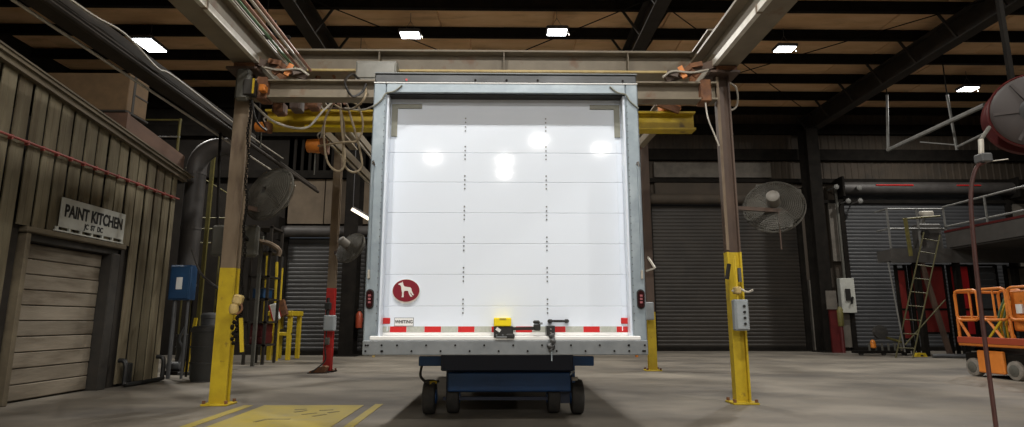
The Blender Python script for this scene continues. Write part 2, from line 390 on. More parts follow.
# door opening frame and plank shutter
df = struct('door_4', MB().box(SX-.2, SX-.16, 6.25, 7.9, 0, 1.83), 'shed_dark')
for i in range(10):
    MB().cbox(SX-.165, SX-.125+random.uniform(-.004,.004), 6.33, 7.66, .02+i*.166, .02+i*.166+.158, .008).build('plank', 'shed_plank', df)
MB().cbox(SX-.16, SX+.005, 7.67, 7.83, 0, 1.70, .01).build('jamb', 'shed_dark', df)
MB().cbox(SX-.16, SX+.02, 6.25, 6.31, 0, 1.76, .01).build('jamb', 'eave_wood', df)
MB().cbox(SX-.16, SX-.03, 6.31, 7.83, 1.685, 1.765, .005).build('head_shade_strip', 'shed_dark', df)  # dark strip standing in for the shadow under the lintel
MB().cbox(SX-.16, SX+.04, 6.22, 7.88, 1.765, 1.825, .01).build('lintel', 'eave_wood', df)
# sign
sg = thing('sign', 'white rectangular sign lettered PAINT KITCHEN above the plank door', 'sign', (SX+.02, 7.22, 1.86))
MB().cbox(SX+.012, SX+.03, 6.66, 7.80, 1.885, 2.225, .004).build('sign_panel', 'sign_white', sg)
MB().box(SX+.012, SX+.035, 6.60, 7.80, 1.835, 1.85).build('rail', 'sign_white', sg)
for i in range(7):
    MB().box(SX+.012, SX+.033, 6.62+i*.19, 6.65+i*.19, 1.85, 1.887).build('rail_tab', 'sign_white', sg)
tm = Matrix.Translation((SX+.033, 7.23, 2.075)) @ Matrix.Rotation(R(90), 4, 'Z') @ Matrix.Rotation(R(90), 4, 'X')
text_mesh('PAINT KITCHEN', .195, 'lettering', 'black_paint', sg, tm, .0015, .006, .73)
tm2 = Matrix.Translation((SX+.033, 7.22, 1.945)) @ Matrix.Rotation(R(90), 4, 'Z') @ Matrix.Rotation(R(90), 4, 'X')
text_mesh('JC  ST  DC', .085, 'small_lettering', 'black_paint', sg, tm2, .0015, .003, .85)
# red conduit with clips
cn = thing('conduit_pipe', 'thin red conduit running level across the shed cladding', 'conduit', (SX, 5.0, 2.68))
MB().tube([(SX+.035, .6, 2.69), (SX+.035, 9.0, 2.68)], .014, 8).build('pipe', 'red_conduit', cn, smooth=True)
for i in range(19):
    MB().box(SX-.0, SX+.045, 5.0+i*.212, 5.02+i*.212, 2.655, 2.705).build('clip', 'red_conduit', cn)
# black pipe guard at the foot of the wall
pg = thing('pipe_guard', 'low black bent-pipe guard against the foot of the shed wall', 'guard', (SX+.1, 8.4, 0))
MB().tube(spline([(SX+.03, 8.0, .34), (SX+.10, 8.0, .33), (SX+.13, 8.0, .25), (SX+.13, 8.0, .07), (SX+.14, 8.06, .035), (SX+.14, 8.8, .035), (SX+.13, 8.86, .07), (SX+.13, 8.86, .28), (SX+.10, 8.86, .33), (SX+.03, 8.86, .34)], 4), .03, 8).build('bent_pipe', 'black_paint', pg, smooth=True)
MB().cbox(SX+.02, SX+.1, 8.12, 8.2, .03, .3, .01).build('stop_block', 'black_paint', pg)
# things on the shed roof
cr = thing('timber_crate', 'long reddish brown timber lying along the shed roof edge', 'timber', (SX-.1, 8.5, 3.2))
sloped(SX-.45, SX-.05, 7.72, 9.2, .126, .44).build('timber', 'crate_brown', cr)
sloped(SX-.46, SX-.04, 7.70, 7.76, .126, .45).build('end_plate', 'crate_brown', cr)
bx = thing('cardboard_box', 'tan cardboard box with dark strap standing on the shed roof', 'box', (SX-.6, 7.9, 3.66))
MB().cbox(SX-1.35, SX-.08, 7.72, 8.16, 3.64, 4.17, .008).build('carton', 'cardboard', bx)
MB().box(SX-1.36, SX-.075, 7.82, 7.87, 3.637, 4.175).build('strap', 'shed_dark', bx)
MB().box(SX-.078, SX-.072, 7.87, 8.16, 3.90, 3.92).build('label_tape', 'shed_dark', bx)
cr2 = thing('support_shelf', 'dark plank shelf under the cardboard box on the shed roof', 'shelf', (SX-.8, 7.9, 3.3))
MB().cbox(SX-1.4, SX-.06, 7.68, 8.2, 3.60, 3.635).build('plank', 'shed_dark', cr2)
for x in (SX-1.3, SX-.6):
    MB().box(x, x+.06, 7.75, 8.1, eave_z(8)+.11, 3.60).build('batten', 'shed_dark', cr2)
# yellow and grey access railing behind the boxes
ar = thing('roof_railing', 'thin yellow railing standing behind the shed roof boxes', 'railing', (SX-.4, 9.4, 3.0))
for px_ in (SX-.75, SX-.12):
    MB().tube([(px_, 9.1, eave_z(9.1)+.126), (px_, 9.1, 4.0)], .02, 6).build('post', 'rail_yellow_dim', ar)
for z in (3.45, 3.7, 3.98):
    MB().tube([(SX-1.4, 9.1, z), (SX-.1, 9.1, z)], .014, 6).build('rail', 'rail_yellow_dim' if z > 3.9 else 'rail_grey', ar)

# ================================================================ CRANE FRAME
def h_post(name, label, x, y, ztop, zpaint, paint, body, flange_x, wd=.22, dp=.20, group='crane frame posts'):
    t = thing(name, label, 'post', (x, y, 0), group=group); up = (1,0,0) if flange_x else (0,1,0)
    MB().ibeam((x, y, zpaint), (x, y, ztop), dp, wd, .018, .014, up).build('shaft', body, t)
    MB().ibeam((x, y, .02), (x, y, zpaint), dp+.006, wd+.006, .02, .018, up).build('painted_base', paint, t)
    MB().cbox(x-.135, x+.135, y-.12, y+.12, 0, .02, .004).build('base_plate', 'dark_steel' if paint != 'safety_yellow' else paint, t)
    for sx in (-1, 1):
        for sy in (-1, 1): MB().lathe([(.018, .02), (.018, .05)], 'z', 6, (x+sx*.112, y+sy*.095, 0)).build('anchor_bolt', 'rust', t)
    MB().cbox(x-.17, x+.17, y-.15, y+.15, ztop, ztop+.03, .004).build('cap_plate', 'post_brown', t)
    return t
h_post('steel_post', 'near left steel post, tan above with tall yellow base beside the painted floor rectangle', -2.91, 6.4, 3.60, 1.40, 'safety_yellow', 'post_tan', False, .165, .10)
rp = h_post('steel_post', 'near right steel post, brown above with yellow base and grey control box', 2.50, 6.42, 3.60, 1.58, 'safety_yellow', 'post_brown', True, .10, .15)
MB().box(2.50-.085, 2.50-.055, 6.355, 6.37, 1.6, 3.58).build('edge_strip', 'post_tan', rp)
h_post('steel_post', 'far left steel post with red painted base in front of grey roll door', -2.96, 10.4, 4.6, 1.40, 'safety_red', 'post_tan', False, .135, .10)
h_post('steel_post', 'far right steel post with yellow base, mostly hidden behind the truck body', 2.58, 10.5, 4.6, 1.0, 'safety_yellow', 'post_brown', False, .135, .10)
def runway(x, label, s):
    t = thing('runway_beam', label, 'beam', (x, 6.4, 3.66))
    MB().ibeam((x, .5, 3.91), (x, 7.12, 3.91), .42, .27, .03, .02).build('beam', 'cream_steel', t)
    MB().box(x+s*.135-.025, x+s*.135+.025, .5, 6.95, 3.69, 3.76).build('flange_strip', 'white_strip', t)  # white strip along the inner edge of the lower flange
    for yy in (1.5, 2.7, 3.9, 5.1, 6.3):
        MB().box(x+s*.135-.03, x+s*.135+.03, yy, yy+.03, 3.685, 3.77).build('strip_clip', 'post_tan', t)
    MB().cbox(x-.12, x+.12, 6.30, 6.50, 3.63, 3.70).build('saddle', 'rust', t)
    MB().cbox(x-.2, x+.2, 6.95, 7.05, 3.66, 3.99, .02).build('end_stop', 'rust', t)
    return t
runway(-2.90, 'left cream overhead runway beam with white strip ending over the tan post', 1)
runway(2.53, 'right cream overhead runway beam with white strip ending over the brown post', -1)
hb = thing('header_beam', 'long cream header beam spanning above and behind the truck body roof', 'beam', (0, 7.3, 4.0))
MB().ibeam((-3.1, 7.3, 4.13), (2.75, 7.3, 4.13), .30, .26, .025, .02).build('beam', 'cream_steel', hb)
MB().box(-2.7, 2.4, 7.15, 7.18, 3.975, 4.0).build('lower_lip', 'hook_cream', hb)
for x in (-1.6, 0, 1.6): MB().box(x, x+.012, 7.17, 7.29, 4.01, 4.25).build('stiffener', 'cream_steel', hb)
tb = thing('tie_beam', 'lower cream tie beam joining the two near posts just behind the truck header', 'beam', (0, 6.4, 3.3))
MB().ibeam((-2.82, 6.4, 3.40), (2.41, 6.4, 3.40), .21, .18, .02, .02).build('beam', 'cream_steel', tb)
for x in (-2.75, 2.22): MB().cbox(x, x+.12, 6.30, 6.5, 3.27, 3.53).build('gusset', 'rust', tb)
for sx, x0, x1 in ((1, -2.78, -2.2), (-1, 2.40, 1.83)):
    MB().bar((x0, 6.33, 3.72), (x1, 6.33, 3.54), .05, .09).build('knee_brace', 'post_brown', tb)
    for u, z, dx, dz, m in ((.22, 3.55, .10, .10, 'rust'), (.30, 3.66, .12, -.10, 'rust'), (.36, 3.53, .05, .14, 'orange_paint'), (.44, 3.56, .12, .04, 'post_brown'), (.16, 3.70, .14, -.02, 'rust')):
        xx = x0+sx*u; MB().bar((xx, 6.27, z), (xx+dx*sx, 6.29, z+dz), .035, .055).build('cleat', m, tb)
    MB().tube(spline([(x0+sx*.1, 6.25, 3.62), (x0+sx*.3, 6.24, 3.58), (x0+sx*.5, 6.25, 3.60), (x0+sx*.62, 6.26, 3.53)], 5), .012, 6).build('cable', 'pipe_pale', tb)
yb = thing('bridge_crane_beam', 'yellow bridge crane beam crossing behind the truck body', 'crane beam', (0, 8.5, 3.6))
MB().ibeam((-3.5, 8.5, 3.77), (2.85, 8.5, 3.77), .28, .22, .03, .03).build('girder', 'crane_yellow', yb)
MB().box(-2.9, 2.0, 8.36, 8.40, 3.63, 3.665).build('lower_flange_lip', 'lock_yellow', yb)
for sx, x in ((1, -2.9), (-1, 2.5)):
    tr = MB().cbox(x-.14, x+.14, 8.36, 8.64, 3.92, 4.08, .02).build('end_truck', 'orange_paint', yb)
    for dy in (8.38, 8.62): MB().lathe([(.07, -.03), (.07, .03)], 'x', 14, (x, dy, 4.06)).build('wheel', 'rust', tr)
    MB().bar((x-.1*sx, 8.34, 3.90), (x+.22*sx, 8.34, 4.02), .05, .10).build('gusset', 'rust', yb)
    # crane rails under the far posts' heads
    rl = thing('crane_rail', ('left' if x < 0 else 'right')+' cream crane rail running back from the near posts under the yellow bridge beam', 'rail', (x, 9, 3.4))
    MB().ibeam((x, 6.55, 4.19), (x, 11.2, 4.19), .16, .14, .02, .015).build('beam', 'cream_steel', rl)
# slanted cream struts behind the left of the truck header
for i, (p0, p1, wd) in enumerate(((aty(325,133,9.2), aty(377,186,9.9), .12), (aty(352,128,9.6), aty(386,170,10.2), .09))):
    st = thing('slanted_strut', ('wider' if i == 0 else 'narrower upper')+' slanted cream strut behind the hanging hoses left of the truck', 'strut', p0)
    MB().bar(p0, p1, wd, .1).build('web', 'cream_steel', st); MB().bar(p0, (-2.9, p0.y, 4.13), .05, .05).build('hanger', 'rust', st)
    MB().bar(p0+Vector((-.03,-.05,-.06)), p1+Vector((-.03,-.05,-.06)), .03, .03).build('edge_pipe', 'pipe_pale', st)
p0, p1 = aty(640,145,9.2), aty(655,128,8.9)
st = thing('slanted_strut', 'short slanted cream strut under the right end of the yellow beam', 'strut', p0)
MB().bar(p0, p1, .12, .1).build('web', 'cream_steel', st); MB().bar(p1, (2.5, p1.y, 4.13), .05, .05).build('hanger', 'rust', st); MB().bar(p0+Vector((-.35,.2,-.3)), p0, .1, .08).build('foot', 'rust', st)
# overhead pipe bundle
pb = thing('pipe_bundle', 'bundle of thin pink and white pipes overhead beside the left runway beam', 'pipes', (-2.4, 6, 4.0))
for i, (dx, dz, m) in enumerate(((0,0,'pipe_pale'), (.06,.01,'hose_green'), (.12,.0,'pipe_pink'), (.18,.015,'pipe_pale'), (.24,.0,'pipe_pink'))):
    MB().tube([(-2.62+dx, .6, 3.86+dz), (-2.60+dx, 6.9, 3.86+dz)], .016, 6).build('pipe', m, pb, smooth=True)
for yy in (2.2, 3.6, 5.0, 6.1):
    MB().cbox(-2.66, -2.34, yy, yy+.04, 3.885, 3.93).build('hanger', 'dark_steel', pb)
    MB().box(-2.52, -2.50, yy, yy+.02, 3.93, 4.10).build('hanger_rod', 'dark_steel', pb)
# junction box on the header beam
jb = thing('junction_box', 'grey enclosure mounted on the cream header beam above the left truck corner', 'box', (-1.5, 7.0, 3.8))
a = aty(357,62,7.05); b = aty(397,82,7.05)
MB().cbox(a.x, b.x, 7.0, 7.14, b.z-.02, a.z, .012).build('enclosure', 'clear_box', jb)
MB().cbox(a.x+.02, b.x-.02, 6.985, 7.0, b.z+.03, a.z-.03, .006).build('lid', 'clear_box', jb)
MB().cyl((a.x+.05, 7.06, b.z-.08), (a.x+.05, 7.06, b.z-.01), .03, 10).build('cable_gland', 'hose_black', jb)

# hoses and cables hanging left of the truck
def hose(label, pts, r, m='hose_tan', name='hose', cat='hose', group='hoses hanging left of the truck', n=7):
    P = [aty(*p) for p in pts]; t = tag(MB().tube(spline(P, n), r, 6).build(name, m, smooth=True), label, cat, group); return t
hose('tan hose looping widest below the yellow beam beside the truck header', [(338,96,7.6),(325,120,7.8),(325,150,7.9),(330,166,7.9),(340,171,7.9),(345,160,7.9),(342,130,7.8),(340,98,7.6)], .016)
hose('tan hose hanging in a second deep loop nearest the truck edge', [(336,97,7.7),(344,125,7.9),(343,160,8.0),(352,172,8.0),(362,165,8.0),(356,135,7.9),(345,98,7.7)], .016)
hose('pale tan hose swagged from the near post to the hose bunch', [(252,103,6.9),(275,122,7.2),(305,128,7.4),(322,112,7.5),(338,97,7.6)], .015, 'pipe_pale')
hose('tan hose arching from the hose bunch across the yellow beam', [(344,98,7.6),(358,106,7.6),(363,125,7.7),(358,140,7.8),(345,142,7.8),(318,146,8.0)], .014)
hose('pale cable reaching across to the truck left edge', [(345,108,7.4),(362,110,7.2),(378,104,6.6),(395,98,6.55)], .012, 'pipe_pale')
hose('black cable drooping from the grey enclosure over the tie beam', [(360,80,6.95),(352,74,6.8),(345,82,6.2),(352,96,6.2),(362,92,6.25),(366,84,6.3)], .014, 'hose_black')
hose('tan cable curling in front of the tie beam below the enclosure', [(363,80,6.95),(366,92,6.2),(360,104,6.2),(346,110,6.6),(335,105,7.0)], .012)
hose('dark cable hanging from the left hoist to the post', [(252,100,6.2),(256,120,6.3),(266,130,6.6),(262,118,6.8)], .012, 'hose_black')
hose('dark hose loop hanging behind the brown post top', [(723,79,6.45),(736,88,6.5),(737,105,6.55),(729,110,6.5),(722,100,6.47)], .012, 'pipe_pale', group='hoses at right post')
hose('thin grey cord slanting down beside the brown post top', [(705,98,6.35),(708,118,6.3),(716,138,6.3),(719,146,6.31)], .009, 'pipe_pale', group='hoses at right post')
hb2 = thing('hose_clamp_rail', 'rusty clamp gathering the tan hoses left of the truck', 'clamp', aty(340,98,7.65))
MB().bar(aty(329,101,7.65), aty(352,97,7.65), .05, .06).build('clamp_bar', 'rust', hb2)
for x in (332, 338, 344): MB().bar(aty(x,94,7.6), aty(x+1,104,7.6), .04, .05).build('clamp', 'pipe_pink', hb2)
MB().bar(aty(340,97,7.65), (aty(340,97,7.65).x, 7.3, 3.99), .03, .03).build('clamp_stem', 'rust', hb2)
def hoist(label, c, s):
    t = thing('chain_hoist', label, 'hoist', c)
    MB().lathe([(.05*s,-.16*s),(.10*s,-.14*s),(.11*s,.04*s),(.08*s,.08*s)], 'x', 16, c).build('motor', 'orange_paint', t, smooth=True)
    MB().cbox(c.x+.06*s, c.x+.17*s, c.y-.1*s, c.y+.1*s, c.z-.12*s, c.z+.10*s, .015).build('gear_case', 'rust', t)
    MB().tube(spline([c+Vector((.03,0,.1*s)), c+Vector((0,0,.17*s)), c+Vector((.05,0,.22*s)), c+Vector((.08,0,.14*s))], 5), .013, 6).build('top_hook', 'pipe_pale', t)
    MB().tube([c+Vector((.05,-.02,.1*s)), (c.x+.06, c.y+.02, 3.64)], .01, 5).build('hanger', 'pipe_pale', t)
    MB().tube([c+Vector((-.02*s,0,-.11*s)), c+Vector((-.02*s,0,-.45*s))], .010, 5).build('load_chain', 'box_dim', t)
    return t
hoist('orange chain hoist hanging under the yellow beam beside the hose loops', aty(317,146,8.3), .95)
hoist('smaller orange hoist in shadow by the near left post', aty(263,127,8.3), .7)
for i, (x, y, m) in enumerate(((280,108,'rust'), (297,105,'post_brown'), (314,103,'rust'))):
    c = aty(x, y, 7.4); t = thing('trolley_bracket', ['dark rusty trolley bracket nearest the left post', 'middle rusty trolley bracket under the tie beam', 'orange brown trolley bracket next to the hose bunch'][i], 'bracket', c)
    MB().cbox(c.x-.07, c.x+.07, 7.3, 7.5, c.z-.09, c.z+.07, .02).build('plate', m, t)
    MB().lathe([(.05,-.08),(.05,.08)], 'x', 12, (c.x, 7.3, c.z+.08)).build('wheel', 'rust', t)
    MB().bar((c.x, 7.4, c.z+.1), (c.x+.05, 7.35, 3.99), .05, .05).build('hanger', 'rust', t)
t = thing('limit_switch', 'small boxy switch with yellow edge on the left post head', 'switch', aty(252,88,6.25))
c = aty(252,88,6.25); MB().cbox(c.x-.07, c.x+.05, 6.18, 6.29, c.z-.10, c.z+.08).build('housing', 'shed_dark', t)
MB().box(c.x+.035, c.x+.055, 6.17, 6.18, c.z-.09, c.z+.08).build('edge_strip', 'crane_yellow', t); 
MB().cbox(c.x+.09, c.x+.16, 6.2, 6.29, c.z-.05, c.z+.03).build('plug', 'orange_paint', t)
t = thing('post_head_bracket', 'grey curved bracket capping the left post head', 'bracket', aty(243,78,6.2))
c = aty(243,82,6.25); MB().cbox(c.x-.07, c.x+.09, 6.2, 6.29, c.z-.22, c.z+.15, .03).build('cover', 'box_dim', t)

# hand chain with cream hook block at the left post
ch = thing('hoist_chain', 'dark hand chain with cream hook block hanging beside the left yellow post', 'chain', aty(240,300,6.2))
top = aty(250,101,6.285); bot = aty(240,340,6.22)
lk = MB(); n = 90
for i in range(n):
    c = top.lerp(bot, i/n); c.x += .012*math.sin(i*.35); h = (bot-top).length/n*.8
    a = Vector((.014,0,0)) if i % 2 else Vector((0,.014,0))
    lk.tube([c-a-Vector((0,0,h*.4)), c-a+Vector((0,0,h*.4)), c+a+Vector((0,0,h*.4)), c+a-Vector((0,0,h*.4))], .007, 5, closed=True)
tag(lk.build('chain_links', 'dark_steel', ch), kind='stuff')
lk = MB()
for i in range(20):
    c = aty(236+random.uniform(-4,6), 318+i*1.4, 6.22); lk.lathe([(.012,-.02),(.024,0),(.012,.02)], 'z', 6, c)
tag(lk.build('chain_heap', 'dark_steel', ch), kind='stuff')
c = aty(238,300,6.2)
k = MB(); k.m = Matrix.Translation(c) @ Matrix.Rotation(R(12), 4, 'Y'); k.cbox(-.05, .05, -.04, .04, -.05, .055, .02); k.build('hook_sheave', 'hook_cream', ch)
MB().lathe([(.012,-.06),(.04,-.045),(.05,0),(.04,.045),(.015,.06)], 'z', 12, aty(234,309,6.19)).build('hook_lobe', 'hook_cream', ch, smooth=True)
MB().tube(spline([c+Vector((.04,-.01,-.03)), c+Vector((.05,-.01,-.10)), c+Vector((.0,-.01,-.14)), c+Vector((-.04,-.01,-.10))], 6), .012, 8).build('hook_tip', 'rust', ch, smooth=True)
a = aty(241,318,6.2); b = aty(242,352,6.2); MB().bar(a, b, .035, .02, (0,1,0)).build('strap', 'safety_yellow', ch)

# ================================================================ FANS
def fan(label, c, r, yaw, pitch, arm, motor_front=True):
    t = thing('drum_fan', label, 'fan', c, (R(pitch), 0, R(yaw)), 'post-mounted fans'); g = MB()
    def ring(rad, yy, th): g.tube([(rad*math.cos(k*math.pi/20), yy, rad*math.sin(k*math.pi/20)) for k in range(40)], th, 4, closed=True)
    prof = lambda q: -.085*(1-q*q)**.5-.02
    for k in range(2, 17): ring(r*k/16, prof(k/16), .0035)
    for k in range(3, 13, 2): ring(r*k/12, -prof(k/12), .0035)
    ring(r, 0, .011)
    for s in (1, -1):
        for k in range(72):
            a = k*math.pi/36
            g.tube([(r*q*math.cos(a), s*prof(q), r*q*math.sin(a)) for q in (.15,.5,.8,1)], .003, 3, cap=False)
    g.build('guard', 'fan_wire', t, local=True)
    for k in range(4):
        b = MB(); b.m = Matrix.Rotation(k*math.pi/2, 4, 'Y')
        b.add([(.05,-.02,.02),(.05,.02,-.03),(r*.9,-.05,.16*r/.3),(r*.9,.03,-.13*r/.3),(r*.6,-.05,.18*r/.3),(r*.6,.03,-.15*r/.3)], [(0,1,5,4),(4,5,3,2)])
        b.build('blade', 'fan_blade', t, local=True)
    s = -1 if motor_front else 1
    MB().lathe([(.04, s*.27),(.07, s*.25),(.075, s*.10),(.04, s*.06)], 'y', 16).build('motor', 'motor_pale', t, local=True, smooth=True)
    A = MB(); Mi = (Matrix.Translation(c) @ Euler((R(pitch),0,R(yaw))).to_matrix().to_4x4()).inverted()
    A.m = Mi
    for p, qq, wd in arm: A.bar(p, qq, wd, wd)
    A.build('mounting_arm', 'post_brown', t, local=True); return t
c = aty(270,194,7.0); fan('large tilted round fan in a wire guard beside the near left post', c, .345, -26, -18, [((-2.9,6.52,2.1), c+Vector((-.1,.1,-.2)), .05), (c+Vector((-.1,.1,-.2)), c+Vector((-.1,.1,-.05)), .04)], False)
c = aty(351,248,10.15); fan('small tilted round fan on the red based post left of the truck', c, .29, -36, -28, [((-2.9,10.3,2.0), c+Vector((-.02,-.12,.0)), .05)])
c = aty(774,207,6.6); fan('round fan in dusty wire guard on an arm right of the brown post', c, .325, -26, -20, [((2.58,6.45,2.08), c+Vector((.1,-.12,-.07)), .04), (c+Vector((-.02,-.14,-.08)), c+Vector((-.02,-.14,-.50)), .012)])

# ================================================================ TRUCK BODY
TY = 5.40; XC = .028
tk = thing('truck_body', 'white box truck body seen from behind with closed roll-up door', 'truck body', (XC, TY, .55))
def B(n, m, *a, c=.008, par=None): return MB().cbox(*a, c).build(n, m, par or tk)
XL0, XR0 = -1.238, 1.290
MB().box(XL0+.03, XR0-.03, 5.62, 11.0, .62, 3.10).build('cargo_box', 'truck_body_white', tk)
for s, a, b in ((-1, XL0, XL0+.122), (1, XR0-.122, XR0)):
    B('corner_post', 'galvanized', a, b, TY, 5.66, .552, 3.092, c=.012)
    # inner track channel
    i0 = XL0+.122 if s < 0 else XR0-.122-.022; B('door_track', 'truck_white', i0, i0+.022, TY+.03, TY+.148, .70, 2.98, c=.004)
    xi = XL0+.112 if s < 0 else XR0-.112
    rv = MB()
    for k in range(34): rv.lathe([(.006,-.004),(.006,.0)], 'y', 6, (xi, TY, .85+k*.063))
    tag(rv.build('track_rivets', 'bolt_grey', tk), kind='stuff')
B('header', 'galvanized', XL0+.122, XR0-.122, TY, 5.66, 2.992, 3.092, c=.006)
B('header_shadow_strip', 'dark_rubber', XL0+.122, XR0-.122, TY+.03, TY+.16, 2.980, 2.992, c=.003)  # dark strip drawn as the shadow line below the header
B('top_rail', 'top_rail', XL0+.004, XR0-.004, TY+.012, 5.7, 3.096, 3.185, c=.012)
B('header_lip', 'truck_white_sill', XL0, XR0, TY-.006, 5.66, 3.084, 3.095, c=.002)
B('top_drip_edge', 'bumper_grey', XL0, XR0, TY+.004, 5.7, 3.186, 3.198, c=.003)
for x in (-.93, -.27, .03, .33, 1.15):
    MB().lathe([(.011,-.006),(.011,0)], 'y', 8, (x, TY+.012, 3.125)).build('marker_rivet', 'tape_red' if x < -.5 else 'dark_steel', tk)
# bumper sill with rivets
bp = B('bumper', 'bumper_grey', XL0, XR0, TY-.012, 5.62, .550, .677, c=.006)
B('sill', 'truck_white_sill', XL0+.06, XR0-.06, TY-.006, 5.60, .678, .715, c=.006)
for k in range(20):
    x = XL0+.05+k*.128; z = .585 if k % 2 else .635
    MB().lathe([(.009,-.006),(.009,0)], 'y', 8, (x, TY-.012, z)).build('rivet', 'dark_steel', bp)
for x in (XL0+.03, XL0+.17, XR0-.17, XR0-.03):
    for z in (.585, .635): MB().lathe([(.009,-.006),(.009,0)], 'y', 8, (x, TY-.012, z)).build('rivet', 'dark_steel', bp)
# roll-up door
DY = TY+.15
zs = [.745, .981, 1.272, 1.56, 1.853, 2.151, 2.441, 2.725, 3.0]
rd = MB().box(-1.16, 1.212, DY+.031, DY+.04, .72, 3.0).build('roll_up_door', 'truck_body_white', tk)
for i in range(8):
    m = 'truck_white'
    MB().cbox(-1.16, 1.212, DY, DY+.03, zs[i]+.0008, zs[i+1]-.0008, .0025).build('door_panel', m, rd)
    for x in (-1.055, 1.098):                                   # raised end stiles on each panel
        MB().box(x-.004, x+.004, DY-.004, DY+.001, zs[i]+.012, zs[i+1]-.012).build('end_stile', m, rd)
hb_ = MB()
for x in (-.367, .412):
    for z in zs[1:8]:
        for dz in (-.062, -.022, .022, .062): hb_.lathe([(.008,-.005),(.008,.0)], 'y', 6, (x, DY, z+dz))
tag(hb_.build('hinge_bolts', 'bolt_grey', rd), kind='stuff')
B('bottom_seal', 'truck_white_sill', -1.16, 1.212, DY-.012, DY+.03, .716, .7425, par=rd, c=.004)
# red and silver reflective tape
tp = sorted([-1.15]+[(p-386)*.00926-1.067 for p in (390,406.6,424,440.6,457,473.6,490,506.6,514,530.6,547,563.6,581,597.6,614)])
for i, x in enumerate(tp):
    e = tp[i+1] if i+1 < len(tp) else 1.195
    red = (i % 2 == 1) if i < 8 else (i % 2 == 1)
    MB().box(x, e-.003, DY-.003, DY, .745, .797).build('reflective_tape', 'tape_red' if red else 'tape_silver', rd)
for x in (-1.075, 1.128): MB().cbox(x-.042, x+.045, DY-.012, DY, .82, .875, .008).build('reflector', 'tape_red', rd)
# corner brackets of the door
for s, x in ((1, -1.083), (-1, 1.136)):
    xa, xb = sorted((x, x+s*.29)); MB().box(xa, xb, DY-.012, DY-.001, 2.885, 2.928).build('corner_angle', 'bracket_olive', rd)
    xa, xb = sorted((x, x+s*.055)); MB().box(xa, xb, DY-.012, DY-.001, 2.60, 2.885).build('corner_angle', 'bracket_olive', rd)
# emblem: red disc with white running-board edge and pale standing dog
def disc(n, m, rx, rz, cx, cz, y0, y1):
    return MB().prism([(cx+rx*math.cos(t), cz+rz*math.sin(t)) for t in [k*math.pi/20 for k in range(40)]], 'y', y0, y1).build(n, m, rd)
EX, EZ = -.892, 1.122
disc('emblem_rim', 'emblem_white', .128, .112, EX, EZ-.006, DY-.012, DY); disc('emblem_disc', 'emblem_red', .123, .102, EX, EZ, DY-.016, DY-.012)
dog = [(-60,70),(-44,74),(-36,84),(-30,70),(-26,52),(-16,38),(10,34),(40,30),(52,18),(56,-2),(66,-22),(80,-44),(62,-42),(52,-26),(40,-14),(46,-34),(64,-56),(46,-58),(30,-34),(20,-4),(-4,-2),(-18,-6),(-22,-28),(-20,-62),(-42,-62),(-38,-50),(-36,-24),(-44,8),(-48,36),(-58,52),(-74,54),(-76,62)]
MB().prism([(EX+u*.00095, EZ+v*.00098) for u, v in dog], 'y', DY-.0195, DY-.016).build('emblem_dog', 'emblem_white', rd)
MB().box(-.992, -.816, DY-.003, DY, .80, .876).build('maker_plate_edge', 'bolt_grey', rd); pl = MB().box(-.988, -.82, DY-.005, DY-.003, .804, .872).build('maker_plate', 'truck_white_sill', rd)
tmx = Matrix.Translation((-.904, DY-.006, .838)) @ Matrix.Rotation(R(90), 4, 'X')
text_mesh('WHITING', .040, 'plate_lettering', 'black_paint', rd, tmx, .0008, .0012, .92)
# latch set
B('latch_cover', 'lock_yellow', -.08, .075, TY-.03, DY, .80, .875, par=rd, c=.006)
MB().box(-.03, .03, TY-.034, TY-.03, .862, .868).build('cover_slot', 'bolt_grey', rd)
B('latch_base', 'lock_black', -.08, .093, TY-.02, DY, .70, .80, par=rd, c=.006)
B('latch_foot', 'lock_black', .03, .105, TY-.028, TY+.05, .695, .735, par=rd, c=.008)
k = MB(); k.m = Matrix.Translation((-.04, TY-.023, .77)) @ Matrix.Rotation(R(35), 4, 'Y'); k.box(-.022, .022, -.002, .002, -.014, .014); k.build('latch_mark', 'paper_white', rd)
MB().cbox(-.06, .06, TY-.026, TY-.02, .70, .712, .002).build('latch_screw_plate', 'bolt_grey', rd)
for x in (-.055, 0, .04): MB().lathe([(.008,-.006),(.008,0)], 'y', 8, (x, TY-.02, .725)).build('latch_screw', 'bolt_grey', rd)
MB().bar((.08, TY, .778), (.29, TY, .782), .03, .028).build('latch_lever', 'lock_black', rd)
B('latch_block', 'lock_black', .275, .335, TY-.03, TY+.05, .762, .82, par=rd, c=.008); B('latch_knob', 'lock_black', .27, .33, TY-.03, TY+.04, .822, .852, par=rd, c=.01)
MB().tube([(.31, TY-.01, .822), (.355, TY-.01, .826)], .01, 8).build('latch_pin', 'bolt_grey', rd)
gh = MB(); gh.bar((.42, DY-.03, .845), (.59, DY-.03, .845), .018, .022); gh.cbox(.41, .455, DY-.04, DY, .828, .862); gh.cbox(.56, .605, DY-.04, DY, .828, .862)
gh.build('grab_handle', 'lock_black', rd)
B('hasp_plate', 'lock_black', .39, .465, TY-.014, DY, .72, .805, par=rd, c=.005)
for z in (.745, .775): MB().lathe([(.008,-.004),(.008,0)], 'y', 8, (.427, TY-.014, z)).build('hasp_rivet', 'chrome', rd)
MB().tube(spline([(.427,TY-.02,.73),(.447,TY-.035,.69),(.427,TY-.04,.655),(.41,TY-.035,.62),(.43,TY-.03,.60)], 6), [.022+.008*math.sin(i*.9) for i in range(25)], 8).build('strap_knot', 'drum_grey', rd, smooth=True)
MB().cbox(.40, .46, TY-.055, TY-.015, .595, .645, .012).build('strap_buckle', 'lock_black', rd)
MB().box(.427, .437, TY-.02, TY-.014, .50, .60).build('strap_tail', 'galvanized', rd)
